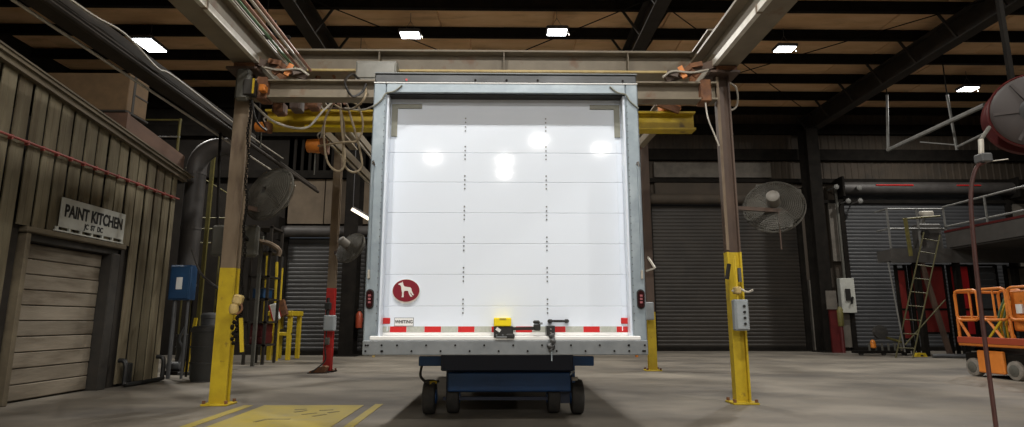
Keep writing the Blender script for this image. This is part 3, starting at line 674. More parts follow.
# marker lights, grab rods and corner cords on the frame
for s, x in ((-1, XL0+.048), (1, XR0-.048)):
    ol = [(x+.036*math.cos(t)*1.0, 1.04+.036*math.sin(t)+(.052 if math.sin(t) >= 0 else -.052)) for t in [k*2*math.pi/24 for k in range(24)]]
    lr = MB().prism(ol, 'y', TY-.012, TY+.001).build('tail_light', 'dark_rubber', tk)
    il = [(x+(u-x)*.78, 1.04+(v-1.04)*.86) for u, v in ol]
    MB().prism(il, 'y', TY-.022, TY-.012).build('lens', 'lens_red', lr)
    for dz in (-.03, 0, .03): MB().cbox(x-.012, x+.012, TY-.025, TY-.022, 1.04+dz-.009, 1.04+dz+.009, .003).build('light_cell', 'lens_bright', lr)
    xx = XL0+.03 if s < 0 else XR0-.03
    rod = MB().tube([(xx, TY-.012, 2.27), (xx, TY-.012, 1.30)], .007, 6).build('side_rod', 'galvanized', tk)
    MB().tube(spline([(xx-.008,TY-.004,2.29),(xx,TY-.02,2.31),(xx+.01,TY-.012,2.27)], 5), .009, 6).build('rod_hook', 'chrome', rod)
    MB().cbox(xx-.01, xx+.01, TY-.02, TY, 1.22, 1.30, .004).build('rod_clip', 'pipe_pale', rod)
    k = -1 if s < 0 else 1
    ex = XL0 if s < 0 else XR0
    MB().tube(spline([(ex-k*.27,TY-.008,3.06),(ex-k*.20,TY-.012,3.0),(ex-k*.12,TY-.014,2.975),(ex-k*.08,TY-.012,2.91),(ex-k*.0,TY-.010,2.84)], 6), .007, 6).build('corner_cord', 'bracket_olive', tk)
    MB().cbox(ex-k*.10-.012, ex-k*.10+.012, TY-.002, TY+.02, .53, .55, .003).build('corner_foot', 'hook_cream' if s < 0 else 'orange_paint', tk)

tk.location = (XC*.88, 4.75, .586); tk.scale = (.88, .88, .88)     # the body overhangs its dolly towards the viewer

# ================================================================ TRANSPORT DOLLY
dy = thing('transport_dolly', 'low blue wheeled dolly carrying the truck body', 'dolly', (.03, 6.5, 0))
MB().cbox(-.56, .64, 5.55, 9.9, .40, .583, .01).build('deck', 'dolly_navy', dy)
MB().cbox(-.50, .62, 5.60, 5.68, .215, .385, .01).build('cross_beam', 'dolly_blue', dy)
MB().box(-.52, .64, 5.68, 5.80, .20, .40).build('beam_backing', 'dolly_navy', dy)
for x in (-.36, .50): MB().box(x, x+.09, 5.66, 10.2, .25, .42).build('side_rail', 'dolly_navy', dy)
for a, b in ((-.77, -.5), (.58, .84)): MB().cbox(a, b, 5.62, 5.72, .44, .525, .006).build('outrigger', 'dolly_blue', dy)
for x in (-.40, .36):
    MB().box(x, x+.03, 5.60, 5.63, .45, .535).build('locating_tab', 'galvanized', dy); MB().box(x-.0, x+.045, 5.59, 5.63, .445, .46).build('tab_foot', 'galvanized', dy)
MB().box(.64, .665, 5.64, 5.68, .29, .45).build('steering_link', 'dolly_blue', dy); MB().box(-.55, .70, 5.72, 5.76, .125, .155).build('axle', 'dolly_navy', dy)
MB().box(.52, .62, 5.70, 5.78, .10, .24).build('axle_bracket', 'dolly_navy', dy)
wheel0 = None
for (x, yy) in ((-.675, 5.74), (-.46, 5.80), (.475, 5.80), (.69, 5.74), (-.66, 9.6), (.68, 9.6)):
    if wheel0 is None:
        wheel0 = MB().lathe([(.05,-.055),(.12,-.058),(.148,-.05),(.155,-.03),(.155,.03),(.148,.05),(.12,.058),(.05,.055)], 'x', 28).build('wheel', 'tyre', dy, local=True, smooth=True)
        hub = MB().lathe([(.035,-.07),(.065,-.062),(.065,.062),(.035,.07)], 'x', 12).build('hub', 'dolly_blue', wheel0, local=True)
        wo = wheel0
    else: wo = copy_tree(wheel0, dy)
    wo.location = Vector((x, yy, .156))-WL[dy.name]
MB().tube(spline([(-.74,5.61,.44),(-.745,5.58,.36),(-.70,5.57,.31),(-.63,5.57,.295),(-.58,5.6,.31)], 6), .012, 6).build('brake_hose', 'hose_black', dy, smooth=True)
MB().tube([(-.66,5.565,.297),(-.60,5.585,.30)], .015, 6).build('hose_sleeve', 'crane_yellow', dy)
MB().bar((.59,5.61,.43), (.65,5.61,.38), .012, .012).build('link_rod', 'galvanized', dy); MB().bar((.60,5.61,.35), (.66,5.61,.40), .012, .012).build('link_rod', 'galvanized', dy)
MB().lathe([(.03,0),(.03,.03)], 'z', 8, (.66,5.64,.31)).build('grease_cap', 'pipe_pale', dy)

# ================================================================ LAMPS
def high_bay(label, x, y, z, big=False):
    t = thing('high_bay_lamp', label, 'lamp', (x, y, z), group='high bay ceiling lamps'); w_, l_ = (.19, .30) if big else (.19, .13)
    MB().cbox(x-w_-.03, x+w_+.03, y-l_-.03, y+l_+.03, z, z+.07, .015).build('housing', 'lamp_housing', t)
    MB().cbox(x-w_, x+w_, y-l_, y+l_, z-.02, z, .006).build('lens', 'lamp_lens', t)
    for sx in (-1, 1): MB().tube([(x+sx*w_*.7, y, z+.07), (x, y, z+.30)], .005, 4).build('hanger_wire', 'lamp_housing', t)
    MB().tube([(x, y, z+.30), (x, y, ZC-.02)], .006, 4).build('hanger_rod', 'lamp_housing', t)
    MB().tube(spline([(x+w_, y, z+.04), (x+w_+.06, y, z-.06), (x+w_+.03, y, z+.02), (x+w_*.3, y, z+.09)], 4), .006, 4).build('power_cord', 'pipe_pale', t)
    l = bpy.data.lights.new('lamp_light', 'AREA'); l.shape = 'RECTANGLE'; l.size = 2*w_; l.size_y = 2*l_; l.energy = LAMP_W; l.color = (1.0, .965, .90)
    lo = bpy.data.objects.new('lamp_light', l); COL.objects.link(lo); lo.location = (0, 0, -.03); lo.parent = t
    return t
high_bay('high bay lamp left of centre above the truck body header', -1.91, 11.36, 6.6)
high_bay('high bay lamp right of centre above the truck body header', 1.08, 11.19, 6.6)
high_bay('high bay lamp right of the brown post, under the rafters', 6.05, 11.88, 6.6)
high_bay('farthest right high bay lamp glowing beside the red reel', 11.72, 14.04, 6.6)
high_bay('large bright rectangular lamp above the shed roof at upper left', -7.5, 11.9, 6.6, True)
for x, yy, lb in ((-1.9, 2.7, 'high bay lamp over the floor left of the viewpoint'), (1.1, 2.7, 'high bay lamp over the floor right of the viewpoint'), (6.05, 2.7, 'high bay lamp over the open floor at right near the reel'),
        (-1.9, -2.6, 'added unseen high bay lamp just behind and left of the viewpoint'), (1.1, -2.6, 'added unseen high bay lamp just behind and right of the viewpoint'),  # added pair out of view, brightens the truck's rear face
        (0.05, -11.1, 'middle high bay lamp of the row behind the viewpoint'), (0.05, -13.1, 'rearmost high bay lamp behind the viewpoint'), (1.15, -8.7, 'nearest high bay lamp of the row behind the viewpoint'), (3.3, -9.6, 'right high bay lamp of the row behind the viewpoint'), (-2.5, -10.8, 'left high bay lamp of the row behind the viewpoint')):
    high_bay(lb, x, yy, 6.6)
# lit tube fixture by the small fan
a = aty(353,209,12.0); b = aty(372,220,12.0)
tl = thing('tube_lamp', 'lit slanted tube lamp just left of the truck body edge', 'lamp', a)
MB().bar(a, b, .14, .10).build('reflector', 'lamp_housing', tl); MB().bar(a+Vector((0,-.09,-.02)), b+Vector((0,-.09,-.02)), .04, .06).build('tube', 'tube_lens', tl)
MB().tube([a, (a.x, 12, 7.0)], .008, 4).build('hanger', 'lamp_housing', tl)

# ================================================================ LEFT BACKGROUND
# overhead cable tray, pipes and sagging cable
tr = thing('cable_tray', 'long dark overhead duct with pale lower edge crossing above the shed', 'duct', (-4.1, 6, 3.5))
MB().cbox(-4.08, -3.86, 1.0, 9.0, 3.50, 3.70, .015).build('trough', 'tray_dark', tr)
MB().tube([(-4.10, 1.0, 3.50), (-4.10, 11.5, 3.46)], .016, 6).build('edge_pipe', 'pipe_pale', tr)
MB().tube([(-3.86, 1.0, 3.56), (-3.86, 12.0, 3.52)], .035, 8).build('side_pipe', 'tray_dark', tr, smooth=True)
MB().tube([(-3.80, 1.0, 3.48), (-3.80, 12.0, 3.45)], .03, 8).build('side_pipe', 'tray_dark', tr, smooth=True)
MB().tube(spline([(-3.80, 3.0, 3.66), (-3.80, 4.9, 3.62), (-3.8, 5.6, 3.68), (-3.80, 6.2, 3.58), (-3.80, 6.6, 3.62), (-3.8, 8.6, 3.58), (-3.8, 10, 3.6)], 6), .012, 5).build('loose_cable', 'pipe_pale', tr)
for yy in (2.5, 5.2, 9.5): MB().tube([(-4.05, yy, 3.7), (-4.05, yy, 7.0)], .012, 5).build('hanger_rod', 'dark_steel', tr)
# vent duct with elbow
vd = thing('vent_duct', 'grey round vent duct rising past the shed end and bending over at the top', 'duct', (-5.0, 9.5, 0))
pts = [(-5.0, 9.5, 1.3), (-5.0, 9.5, 3.30)]+[(-5.0+.36*(1-math.cos(t)), 9.5, 3.30+.36*math.sin(t)) for t in [R(15*k) for k in range(1,7)]]+[(-4.35, 9.5, 3.66)]
MB().tube(pts, .15, 18).build('duct_pipe', 'duct_grey', vd, smooth=True)
for z in (1.4, 2.3, 3.2): MB().lathe([(.158,-.02),(.158,.02)], 'z', 18, (-5.0,9.5,z)).build('band', 'duct_grey', vd)
for sx in (-1, 1): MB().tube([(-5.0+sx*.14, 9.5, 0), (-5.0+sx*.14, 9.5, 1.4)], .018, 6).build('support_leg', 'dark_steel', vd)
# blue cabinet
a = aty(172,265,9.12); b = aty(189,300,9.12)
cb = thing('wall_cabinet', 'blue electrical cabinet with white notice past the shed corner', 'cabinet', ((a.x+b.x)/2, 9.2, b.z))
MB().cbox(a.x-.02, b.x, 9.12, 9.30, b.z, a.z, .012).build('case', 'cabinet_blue', cb)
MB().cbox(a.x, b.x-.02, 9.105, 9.12, b.z+.02, a.z-.02, .006).build('door', 'cabinet_blue', cb)
MB().box(a.x+.10, a.x+.19, 9.10, 9.105, b.z+.16, b.z+.34).build('notice', 'paper_white', cb)
MB().cyl((a.x+.06, 9.2, 0), (a.x+.06, 9.2, b.z), .03, 8).build('stand_pipe', 'drum_grey', cb)
MB().cyl((b.x-.05, 9.2, 0), (b.x-.05, 9.2, b.z), .02, 8).build('stand_pipe', 'drum_grey', cb)
# dark wheeled bin
def bin_(name, label, c, r, h, m, cat, lid=True):
    t = thing(name, label, cat, c); cx, cy = c[0], c[1]
    MB().lathe([(r*.86, .02),(r*.9,.04),(r,h*.93),(r*1.06,h*.94),(r*1.06,h),(r*.97,h)], 'z', 26, (cx,cy,0)).build('barrel', m, t, smooth=True)
    if lid:
        MB().lathe([(r*1.0,h),(r*.95,h+.03),(r*.3,h+.04)], 'z', 26, (cx,cy,0)).build('lid', m, t, smooth=True)
    for k in range(2): MB().lathe([(r*(.94+.04*k)+.012,-.012),(r*(.94+.04*k)+.012,.012)], 'z', 26, (cx,cy,h*(.35+.3*k))).build('hoop', m, t)
    MB().lathe([(r*.84,0),(r*.84,.03)], 'z', 20, (cx,cy,0)).build('foot_ring', m, t); return t
bin_('waste_bin', 'dark grey round bin directly behind the near left yellow post', (-4.24, 8.85, 0), .235, .74, 'barrel_dark', 'bin')
bin_('oil_drum', 'small black drum on the floor past the shed corner', (-5.45, 10.6, 0), .17, .62, 'barrel_dark', 'drum', False)
bin_('oil_drum', 'taller pale grey drum behind the yellow handled squeegee', (-5.25, 11.0, 0), .18, .95, 'drum_grey', 'drum')
p0, p1 = aty(187,360,9.8), aty(196,318,10.0)
sq = thing('squeegee', 'floor squeegee with leaning yellow handle near the dark bin', 'squeegee', p0)
p0.z = .04; MB().bar(p0, p1, .05, .03, (0,1,0)).build('handle', 'safety_yellow', sq); MB().cbox(p0.x-.12, p0.x+.12, p0.y-.03, p0.y+.03, 0, .05).build('blade', 'drum_grey', sq)
c = aty(176,357,9.9); fp = thing('floor_pump', 'low grey pump unit on the floor at the shed corner', 'pump', (c.x, 9.9, 0))
MB().cbox(c.x-.16, c.x+.12, 9.8, 10.05, 0, .06).build('skid', 'dark_steel', fp); MB().lathe([(.05,-.12),(.07,-.1),(.07,.1),(.04,.12)], 'x', 12, (c.x-.02,9.92,.13)).build('motor', 'drum_grey', fp, smooth=True)
MB().tube(spline([(c.x+.05,9.9,.13),(c.x+.1,9.9,.4),(c.x+.02,9.92,.55),(c.x+.08,9.95,.75)],6), .022, 7).build('outlet_pipe', 'drum_grey', fp)
hose('grey flexible hose sagging from the duct to the left post', [(192,250,9.0),(200,272,8.8),(212,284,8.4),(220,289,7.0),(224,290,6.45)], .018, 'duct_grey', group='hoses by the shed')
# yellow ladders
def ladder(label, x0, x1, yy, zb, zt, m, rungs, lean=0):
    t = thing('ladder', label, 'ladder', (x0, yy, zb))
    for x in (x0, x1): MB().bar((x, yy, zb), (x, yy+lean, zt), .035, .05, (0,1,0)).build('stile', m, t)
    for k in range(rungs):
        u = (k+.6)/rungs; z = zb+(zt-zb)*u; MB().tube([(x0, yy+lean*u, z), (x1, yy+lean*u, z)], .016, 6).build('rung', m, t)
    return t
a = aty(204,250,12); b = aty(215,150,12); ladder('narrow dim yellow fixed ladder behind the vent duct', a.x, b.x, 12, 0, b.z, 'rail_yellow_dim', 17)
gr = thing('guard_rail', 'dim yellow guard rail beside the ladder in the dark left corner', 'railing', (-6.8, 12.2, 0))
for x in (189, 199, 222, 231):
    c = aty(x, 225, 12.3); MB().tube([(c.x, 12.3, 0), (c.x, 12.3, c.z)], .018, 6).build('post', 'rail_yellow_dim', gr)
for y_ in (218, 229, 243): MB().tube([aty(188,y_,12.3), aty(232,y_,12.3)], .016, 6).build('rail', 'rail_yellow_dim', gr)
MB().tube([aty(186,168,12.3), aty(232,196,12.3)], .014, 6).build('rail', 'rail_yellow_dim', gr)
# grey hanging panels either side of the post
for i, (x0, x1, y0, y1, d) in enumerate(((213,227,225,256,8.2), (244,257,225,257,7.2))):
    a, b = aty(x0,y0,d), aty(x1,y1,d); t = thing('fuse_box', ['rounded grey fuse box just left of the tan post', 'rounded grey fuse box below the large tilted fan'][i], 'box', (a.x, d, b.z))
    MB().cbox(a.x, b.x, d-.03, d+.06, b.z, a.z, .028).build('case', 'box_dim', t); MB().box(a.x+.03, b.x-.03, d-.034, d-.03, b.z+.04, a.z-.04).build('cover', 'box_dim', t)
    MB().bar((a.x+.05, d+.04, b.z+.2), (-4.05, d+.04, 3.495) if i == 0 else (-2.91, 6.46, b.z+.25), .03, .03).build('hanger', 'dark_steel', t)
# tool rack with yellow poles
rk = thing('steel_rack', 'dark steel rack frame with shelves behind the hand chain', 'rack', aty(258,358,12.0))
xs = [aty(x, 340, 12).x for x in (243, 262)]
for x in xs:
    for yy in (12.0, 12.6): MB().box(x, x+.05, yy, yy+.05, 0, 2.75).build('upright', 'rafter_steel', rk)
for z in (.35, .8, 1.25, 1.7, 2.2, 2.7): MB().box(xs[0], xs[1]+.05, 12, 12.65, z, z+.035).build('shelf', 'rafter_steel', rk)
tc_ = thing('tool_cabinet', 'dull red cabinet standing in the dark rack', 'cabinet', aty(250,340,12.25))
MB().cbox(xs[0]+.08, xs[1]-.03, 12.1, 12.6, .39, .795, .01).build('case', 'reel_red', tc_)
for z in (.42, .55, .67): MB().cbox(xs[0]+.10, xs[1]-.05, 12.085, 12.1, z, z+.10, .006).build('drawer', 'reel_red', tc_)
bx2 = thing('parts_bin', 'blue grey parts bin on the rack shelf beside the chain', 'bin', (xs[0]+.2, 12.3, 1.29))
MB().cbox(xs[0]+.08, xs[1]-.05, 12.08, 12.5, 1.286, 1.5, .02).build('tub', 'cabinet_blue', bx2); MB().box(xs[0]+.06, xs[1]-.03, 12.06, 12.52, 1.48, 1.5).build('rim', 'drum_grey', bx2)
for i, (xa, ya, xb, yb_, m) in enumerate(((268,252,262,357,'safety_yellow'), (277,262,274,352,'safety_yellow'), (282,268,279,320,'safety_yellow'))):
    a, b = aty(xa,ya,12.85+.16*i), aty(xb,yb_,12.85+.16*i); b.z = 0
    t = thing('yellow_pole', ['tallest yellow pole leaning left of the yellow stand', 'middle yellow pole leaning at the yellow stand', 'shortest yellow pole leaning over the yellow stand'][i], 'pole', b, group='yellow poles')
    MB().tube([b, a], .032, 8).build('shaft', m, t); MB().tube([a, a+(a-b).normalized()*.25], .025, 8).build('grip', 'hose_black', t)
# brown swing arm
sw = thing('swing_arm', 'brown bent swing arm over the yellow poles', 'arm', aty(268,243,11.6))
MB().tube(spline([aty(255,232,11.6), aty(258,240,11.6), aty(270,244,11.6), aty(279,250,11.6), aty(278,256,11.6)], 5), .05, 8).build('arm', 'post_tan', sw, smooth=True)
MB().bar(aty(262,236,11.6), (aty(262,236,11.6).x, 11.6, 0), .06, .06).build('mast', 'box_dim', sw)
for i, (x, y_, m) in enumerate(((275,312,'paper_white'), (283,308,'rust'))):
    c = aty(x,y_,12.94+.16*i); t = thing('hanging_pack', ['white red edged pack hanging on the yellow poles', 'rusty brown pack hanging behind the white pack'][i], 'pack', c)
    k = MB(); k.m = Matrix.Translation(c) @ Matrix.Rotation(R(-18), 4, 'Y'); k.cbox(-.08, .08, -.04, .04, -.18, .18, .02); k.build('body', m, t)
    k = MB(); k.m = Matrix.Translation(c) @ Matrix.Rotation(R(-18), 4, 'Y'); k.box(-.085, -.06, -.045, .045, -.17, .17); k.build('edge', 'safety_red', t)
# yellow stand
ys = thing('work_stand', 'yellow square-tube stand in front of the left grey roll door', 'stand', (-4.85, 13.4, 0))
x0, x1 = aty(268,340,13.4).x, aty(291,340,13.4).x
for x in (x0, x1-.09):
    for yy in (13.35, 13.95): MB().cbox(x, x+.09, yy, yy+.09, 0, .98, .008).build('leg', 'safety_yellow', ys)
MB().cbox(x0-.02, x1+.02, 13.33, 14.06, .95, 1.06, .01).build('top', 'safety_yellow', ys); MB().cbox(x0, x1, 13.36, 13.43, .52, .60, .008).build('rail', 'safety_yellow', ys)
MB().cbox(x0, x0+.09, 13.4, 14.0, .52, .60, .008).build('rail', 'safety_yellow', ys); MB().box(x0+.06, x1-.1, 13.46, 13.95, .60, .66).build('tray', 'drum_grey', ys)
# red post fittings
c = aty(330,323,10.2); cbx = thing('switch_box', 'light grey switch box on the red post base', 'box', c)
MB().cbox(c.x-.10, c.x+.08, 10.16, 10.30, c.z-.13, c.z+.13, .012).build('case', 'box_grey', cbx); MB().cbox(c.x-.085, c.x+.065, 10.15, 10.16, c.z-.115, c.z+.115, .005).build('cover', 'box_grey', cbx)
MB().cyl((c.x-.05,10.2,c.z+.13), (c.x-.05,10.2,c.z+.42), .03, 8).build('conduit', 'hose_black', cbx); MB().cbox(c.x-.09, c.x+.0, 10.14, 10.25, c.z+.22, c.z+.34).build('plug', 'hose_black', cbx)
MB().tube(spline([(c.x-.05,10.2,c.z-.13),(c.x-.06,10.19,c.z-.4),(c.x-.04,10.18,c.z-.6),(c.x-.12,10.1,.1),(c.x-.2,10.0,.03)],6), .012, 5).build('cord', 'hose_black', cbx)
MB().cbox(c.x-.07, c.x+.0, 10.17, 10.26, c.z-.36, c.z-.24).build('inline_switch', 'box_dim', cbx)
c = atz(319,373); fpd = thing('foot_pedal', 'small dark foot pedal on the floor at the red post', 'pedal', (c.x, c.y, 0))
MB().prism([(c.x-.14,0),(c.x+.10,0),(c.x+.14,.10),(c.x+.08,.12),(c.x-.14,.03)], 'y', c.y-.09, c.y+.09).build('treadle', 'rust', fpd); MB().box(c.x-.16, c.x+.16, c.y-.11, c.y+.11, 0, .012).build('base', 'hose_black', fpd)
c = aty(359,320,15.1); fe = thing('fire_extinguisher', 'orange red fire extinguisher on the wall left of the truck', 'extinguisher', c)
MB().lathe([(.03,-.2),(.085,-.19),(.085,.14),(.04,.2),(.025,.22)], 'z', 16, c).build('cylinder', 'extinguisher_red', fe, smooth=True)
MB().cbox(c.x-.05, c.x+.05, c.y-.03, c.y+.03, c.z+.21, c.z+.27).build('valve', 'hose_black', fe); MB().tube(spline([c+Vector((.04,0,.24)), c+Vector((.12,0,.15)), c+Vector((.10,0,-.1))],5), .012, 6).build('hose', 'hose_black', fe)
MB().box(c.x-.06, c.x+.06, c.y+.07, YFL-.02, c.z-.05, c.z+.05).build('wall_bracket', 'safety_red', fe)
bp_ = thing('bollard', 'thin grey upright pipe beside the extinguisher against the far left wall', 'pipe', (aty(366,330,15.0).x, 15, 0))
c = aty(366,330,15.0); MB().cyl((c.x,15,0), (c.x,15,3.0), .05, 10).build('pipe', 'box_dim', bp_); MB().lathe([(.1,0),(.1,.02)], 'z', 12, (c.x,15,0)).build('flange', 'box_dim', bp_)

# ================================================================ RIGHT POST FITTINGS
c = aty(740,315,6.28); k = thing('control_box', 'grey push-button control box on the right yellow post', 'box', c)
MB().cbox(c.x-.075, c.x+.075, 6.22, 6.31, c.z-.16, c.z+.16, .012).build('case', 'box_grey', k)
MB().cbox(c.x-.06, c.x+.06, 6.21, 6.22, c.z-.145, c.z+.145, .005).build('cover', 'box_grey', k)
for i in range(4): MB().lathe([(.014,-.014),(.014,0)], 'y', 8, (c.x+.02, 6.21, c.z+.09-.06*i)).build('button', 'hose_black', k)
MB().cyl((c.x-.02,6.26,c.z+.16), (c.x-.02,6.26,c.z+.62), .014, 8).build('conduit', 'crane_yellow', k)
t = thing('lever_handle', 'small tan lever handle above the control box on right post', 'handle', aty(742,291,6.25))
MB().tube(spline([aty(732,291,6.3), aty(740,289,6.24), aty(747,292,6.2), aty(753,290,6.2)], 5), .012, 6).build('bar', 'pipe_pale', t); MB().cbox(aty(733,291,6.3).x, aty(739,291,6.3).x, 6.22, 6.32, aty(735,294,6.3).z, aty(735,287,6.3).z).build('pivot', 'hook_cream', t)
t = thing('clip_strap', 'black strap clipped on the top left edge of the yellow base', 'strap', aty(728,272,6.25))
MB().bar(aty(729,264,6.29), aty(727,279,6.27), .03, .03).build('strap', 'hose_black', t); MB().bar(aty(739,268,6.28), aty(740,282,6.28), .03, .03).build('buckle', 'drum_grey', t)
t = thing('corner_bracket', 'pale angled rod bracket sticking out past the truck right edge', 'bracket', aty(652,265,10.3))
MB().bar(aty(648,257,10.45), aty(655,268,10.3), .03, .03).build('rod', 'pipe_pale', t); MB().bar(aty(655,268,10.3), aty(646,271,10.3), .03, .03).build('rod', 'pipe_pale', t)
c = aty(650,314,10.3); t = thing('junction_box', 'small grey junction box on the far right post base', 'box', c)
MB().cbox(c.x-.07, c.x+.06, 10.25, 10.38, c.z-.10, c.z+.2, .01).build('case', 'box_grey', t); MB().box(c.x-.05, c.x+.04, 10.24, 10.25, c.z-.08, c.z+.18).build('cover', 'box_grey', t)

# ================================================================ RIGHT BACKGROUND
c = aty(849,295,16.9); k = thing('electrical_panel', 'pale grey electrical panel with dark switch between the far doors', 'panel', c)
MB().cbox(c.x-.20, c.x+.22, 16.95, 17.12, c.z-.50, c.z+.48, .012).build('case', 'sign_white', k); MB().cbox(c.x-.08, c.x+.06, 16.9, 16.95, c.z-.15, c.z+.18).build('switch', 'hose_black', k)
MB().bar((c.x+.05,16.9,c.z-.25), (c.x+.10,16.9,c.z-.05), .05, .04).build('lever', 'hose_black', k); MB().cyl((c.x,17.05,c.z+.48), (c.x,17.05,4.8), .04, 8).build('conduit', 'box_dim', k)
c = aty(836,330,16.2); k = thing('fire_point', 'red fire point post with white plate and yellow sleeve by the dark column', 'post', (c.x, 16.2, 0))
MB().box(c.x-.13, c.x+.10, 16.2, 16.26, 0, 1.15).build('board', 'reel_red', k); MB().box(c.x-.2, c.x+.08, 16.17, 16.2, 1.15, 1.65).build('plate', 'wall_pale', k)
MB().lathe([(.07,.7),(.08,.72),(.08,1.15),(.04,1.22)], 'z', 12, (c.x+.15,16.2,0)).build('sleeve', 'rail_yellow_dim', k, smooth=True); MB().cyl((c.x+.15,16.2,0), (c.x+.15,16.2,.72), .05, 10).build('pipe', 'reel_red', k)
for x, y_ in ((836,187), (859,188), (848,201), (860,201)):
    c = aty(x,y_,16.75); k = MB(); k.lathe([(.03,-.05),(.075,-.03),(.075,.02),(.03,.05)], 'y', 12, c); k.cyl(c, (c.x, 17.2, c.z), .02, 6); k.build('pulley', 'rail_grey', d2)
# mezzanine
mz = thing('mezzanine', 'grey steel mezzanine platform with railing above red panels', 'platform', (11, 14.5, 0))
MB().box(9.55, 16.5, 14.45, 15.0, 2.30, 2.58).build('deck', 'mezz_grey', mz); MB().box(11.05, 16.5, 11.0, 14.45, 2.58, 2.72).build('side_deck', 'mezz_grey', mz)
MB().box(11.0, 11.06, 11.0, 14.5, 2.62, 3.0).build('kick_plate', 'mezz_grey', mz); MB().box(10.98, 11.0, 11.0, 14.5, 3.0, 3.05).build('red_strip', 'reel_red', mz)
MB().box(9.53, 16.5, 14.42, 14.45, 2.25, 2.6).build('edge_beam', 'mezz_grey', mz)
for x in (9.6, 10.35): MB().tube([(x,14.5,2.58), (x,14.5,3.62)], .025, 6).build('rail_post', 'rail_grey', mz)
for z in (3.1, 3.6): 
    MB().tube([(9.6,14.5,z), (11.0,14.5,z)], .022, 6).build('handrail', 'rail_grey', mz); MB().tube([(9.6,14.5,z), (9.6,14.98,z)], .022, 6).build('handrail', 'rail_grey', mz)
    MB().tube([(11.03,14.5,z+.05), (11.03,11.0,z+.05)], .024, 6).build('handrail', 'rail_grey', mz)
for yy in (14.5, 13.2, 11.9, 11.0): MB().tube([(11.03,yy,2.72), (11.03,yy,3.65)], .026, 6).build('rail_post', 'rail_grey', mz)
for x in (10.15, 11.15, 12.6, 13.8):
    MB().box(x, x+.12, 14.5, 14.62, 0, 2.3).build('column', 'dark_steel', mz)
MB().bar((10.3,14.5,2.35), (10.75,14.5,0), .09, .09).build('brace', 'post_brown', mz)
pnl = [('curtain_red', 10.30, 11.10, .55, 2.2), ('curtain_bright', 11.30, 11.75, .5, 2.2), ('curtain_red', 9.95, 10.13, .4, 2.1), ('roll_door_grey', 11.9, 12.45, .3, 2.2), ('wall_pale', 12.75, 13.7, .9, 2.15)]
lab = ['wide dark red panel under the mezzanine', 'bright red narrow panel under the mezzanine', 'slim dark red panel at the left mezzanine leg', 'grey slatted panel under the mezzanine', 'pale tan panel under the mezzanine at right']
for (m, x0, x1, z0, z1), lb in zip(pnl, lab):
    t = thing('booth_panel', lb, 'panel', (x0, 14.9, 0), group='panels under the mezzanine')
    if m == 'roll_door_grey':
        for i in range(12): MB().cbox(x0, x1, 14.88, 14.92, z0+i*.158, z0+i*.158+.145).build('slat', m, t)
    else: MB().cbox(x0, x1, 14.88, 14.93, z0, z1, .012).build('sheet', m, t)
    for x in (x0-.05, x1): MB().box(x, x+.05, 14.87, 14.95, 0, 2.24).build('frame_post', 'dark_steel', t)
    for z in (z0-.03, 1.1, z1): MB().box(x0, x1, 14.86, 14.88, z, z+.05).build('frame_rail', 'dark_steel', t)
# rolling stair of thin green-yellow tube
sc = thing('access_stair', 'leaning yellow green tubular access ladder at the mezzanine end', 'ladder', (9.5, 14.2, 0))
L0, L1, L2, L3 = aty(895,352,14.0), aty(924,232,14.3), aty(912,352,13.8), aty(940,235,14.2)
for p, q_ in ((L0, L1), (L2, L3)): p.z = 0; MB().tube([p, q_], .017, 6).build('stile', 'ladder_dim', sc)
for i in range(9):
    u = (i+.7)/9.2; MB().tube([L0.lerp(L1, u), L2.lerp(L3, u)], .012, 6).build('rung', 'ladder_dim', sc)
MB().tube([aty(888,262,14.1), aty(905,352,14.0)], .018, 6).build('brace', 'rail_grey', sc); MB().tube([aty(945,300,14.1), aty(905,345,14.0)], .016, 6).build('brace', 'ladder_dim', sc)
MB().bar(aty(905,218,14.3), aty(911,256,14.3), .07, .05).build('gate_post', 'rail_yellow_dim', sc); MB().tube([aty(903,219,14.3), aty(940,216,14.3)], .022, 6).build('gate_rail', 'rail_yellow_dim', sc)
# machine on the landing
c = aty(924,232,14.9); mm_ = thing('mixing_machine', 'small dim machine with pale top on the mezzanine landing', 'machine', (c.x, 14.75, 2.582))
MB().cbox(c.x-.32, c.x+.25, 14.6, 14.92, 2.582, 3.25, .03).build('body', 'mezz_grey', mm_); MB().cyl((c.x-.15,14.7,3.2), (c.x-.15,14.7,3.5), .06, 10).build('neck', 'rail_grey', mm_)
MB().cbox(c.x-.2, c.x+.12, 14.62, 14.75, 3.42, 3.58, .02).build('head', 'pipe_pale', mm_); MB().lathe([(.1,-.03),(.1,.03)], 'y', 12, (c.x-.2,14.59,3.0)).build('dial', 'hose_black', mm_)
# floor clutter along the far door
c = atz(874,352); ct = thing('pallet_jack_frame', 'low dark floor cart with bent tube handle by the far grey door', 'cart', (c.x+.5, 15.0, 0))
a, b = aty(856,354,15.0), aty(908,348,15.0)
MB().cbox(a.x, b.x, 14.9, 15.2, .05, .12).build('bed', 'dark_steel', ct)
for x in (a.x+.1, (a.x+b.x)/2, b.x-.15): MB().lathe([(.05,-.03),(.05,.03)], 'y', 12, (x,14.95,.05)).build('caster', 'tyre', ct)
MB().tube(spline([aty(880,334,15.0), aty(888,338,15.0), aty(904,343,15.0)], 5), .03, 6).build('handle', 'rail_yellow_dim', ct)
MB().lathe([(.05,-.06),(.17,-.05),(.17,.05),(.05,.06)], 'y', 16, aty(880,332,15.0)).build('hose_reel', 'tyre', ct)
for i in range(6): MB().box(a.x+.3+i*.16, a.x+.33+i*.16, 14.92, 14.96, .12, .30).build('stake', 'box_dim', ct)
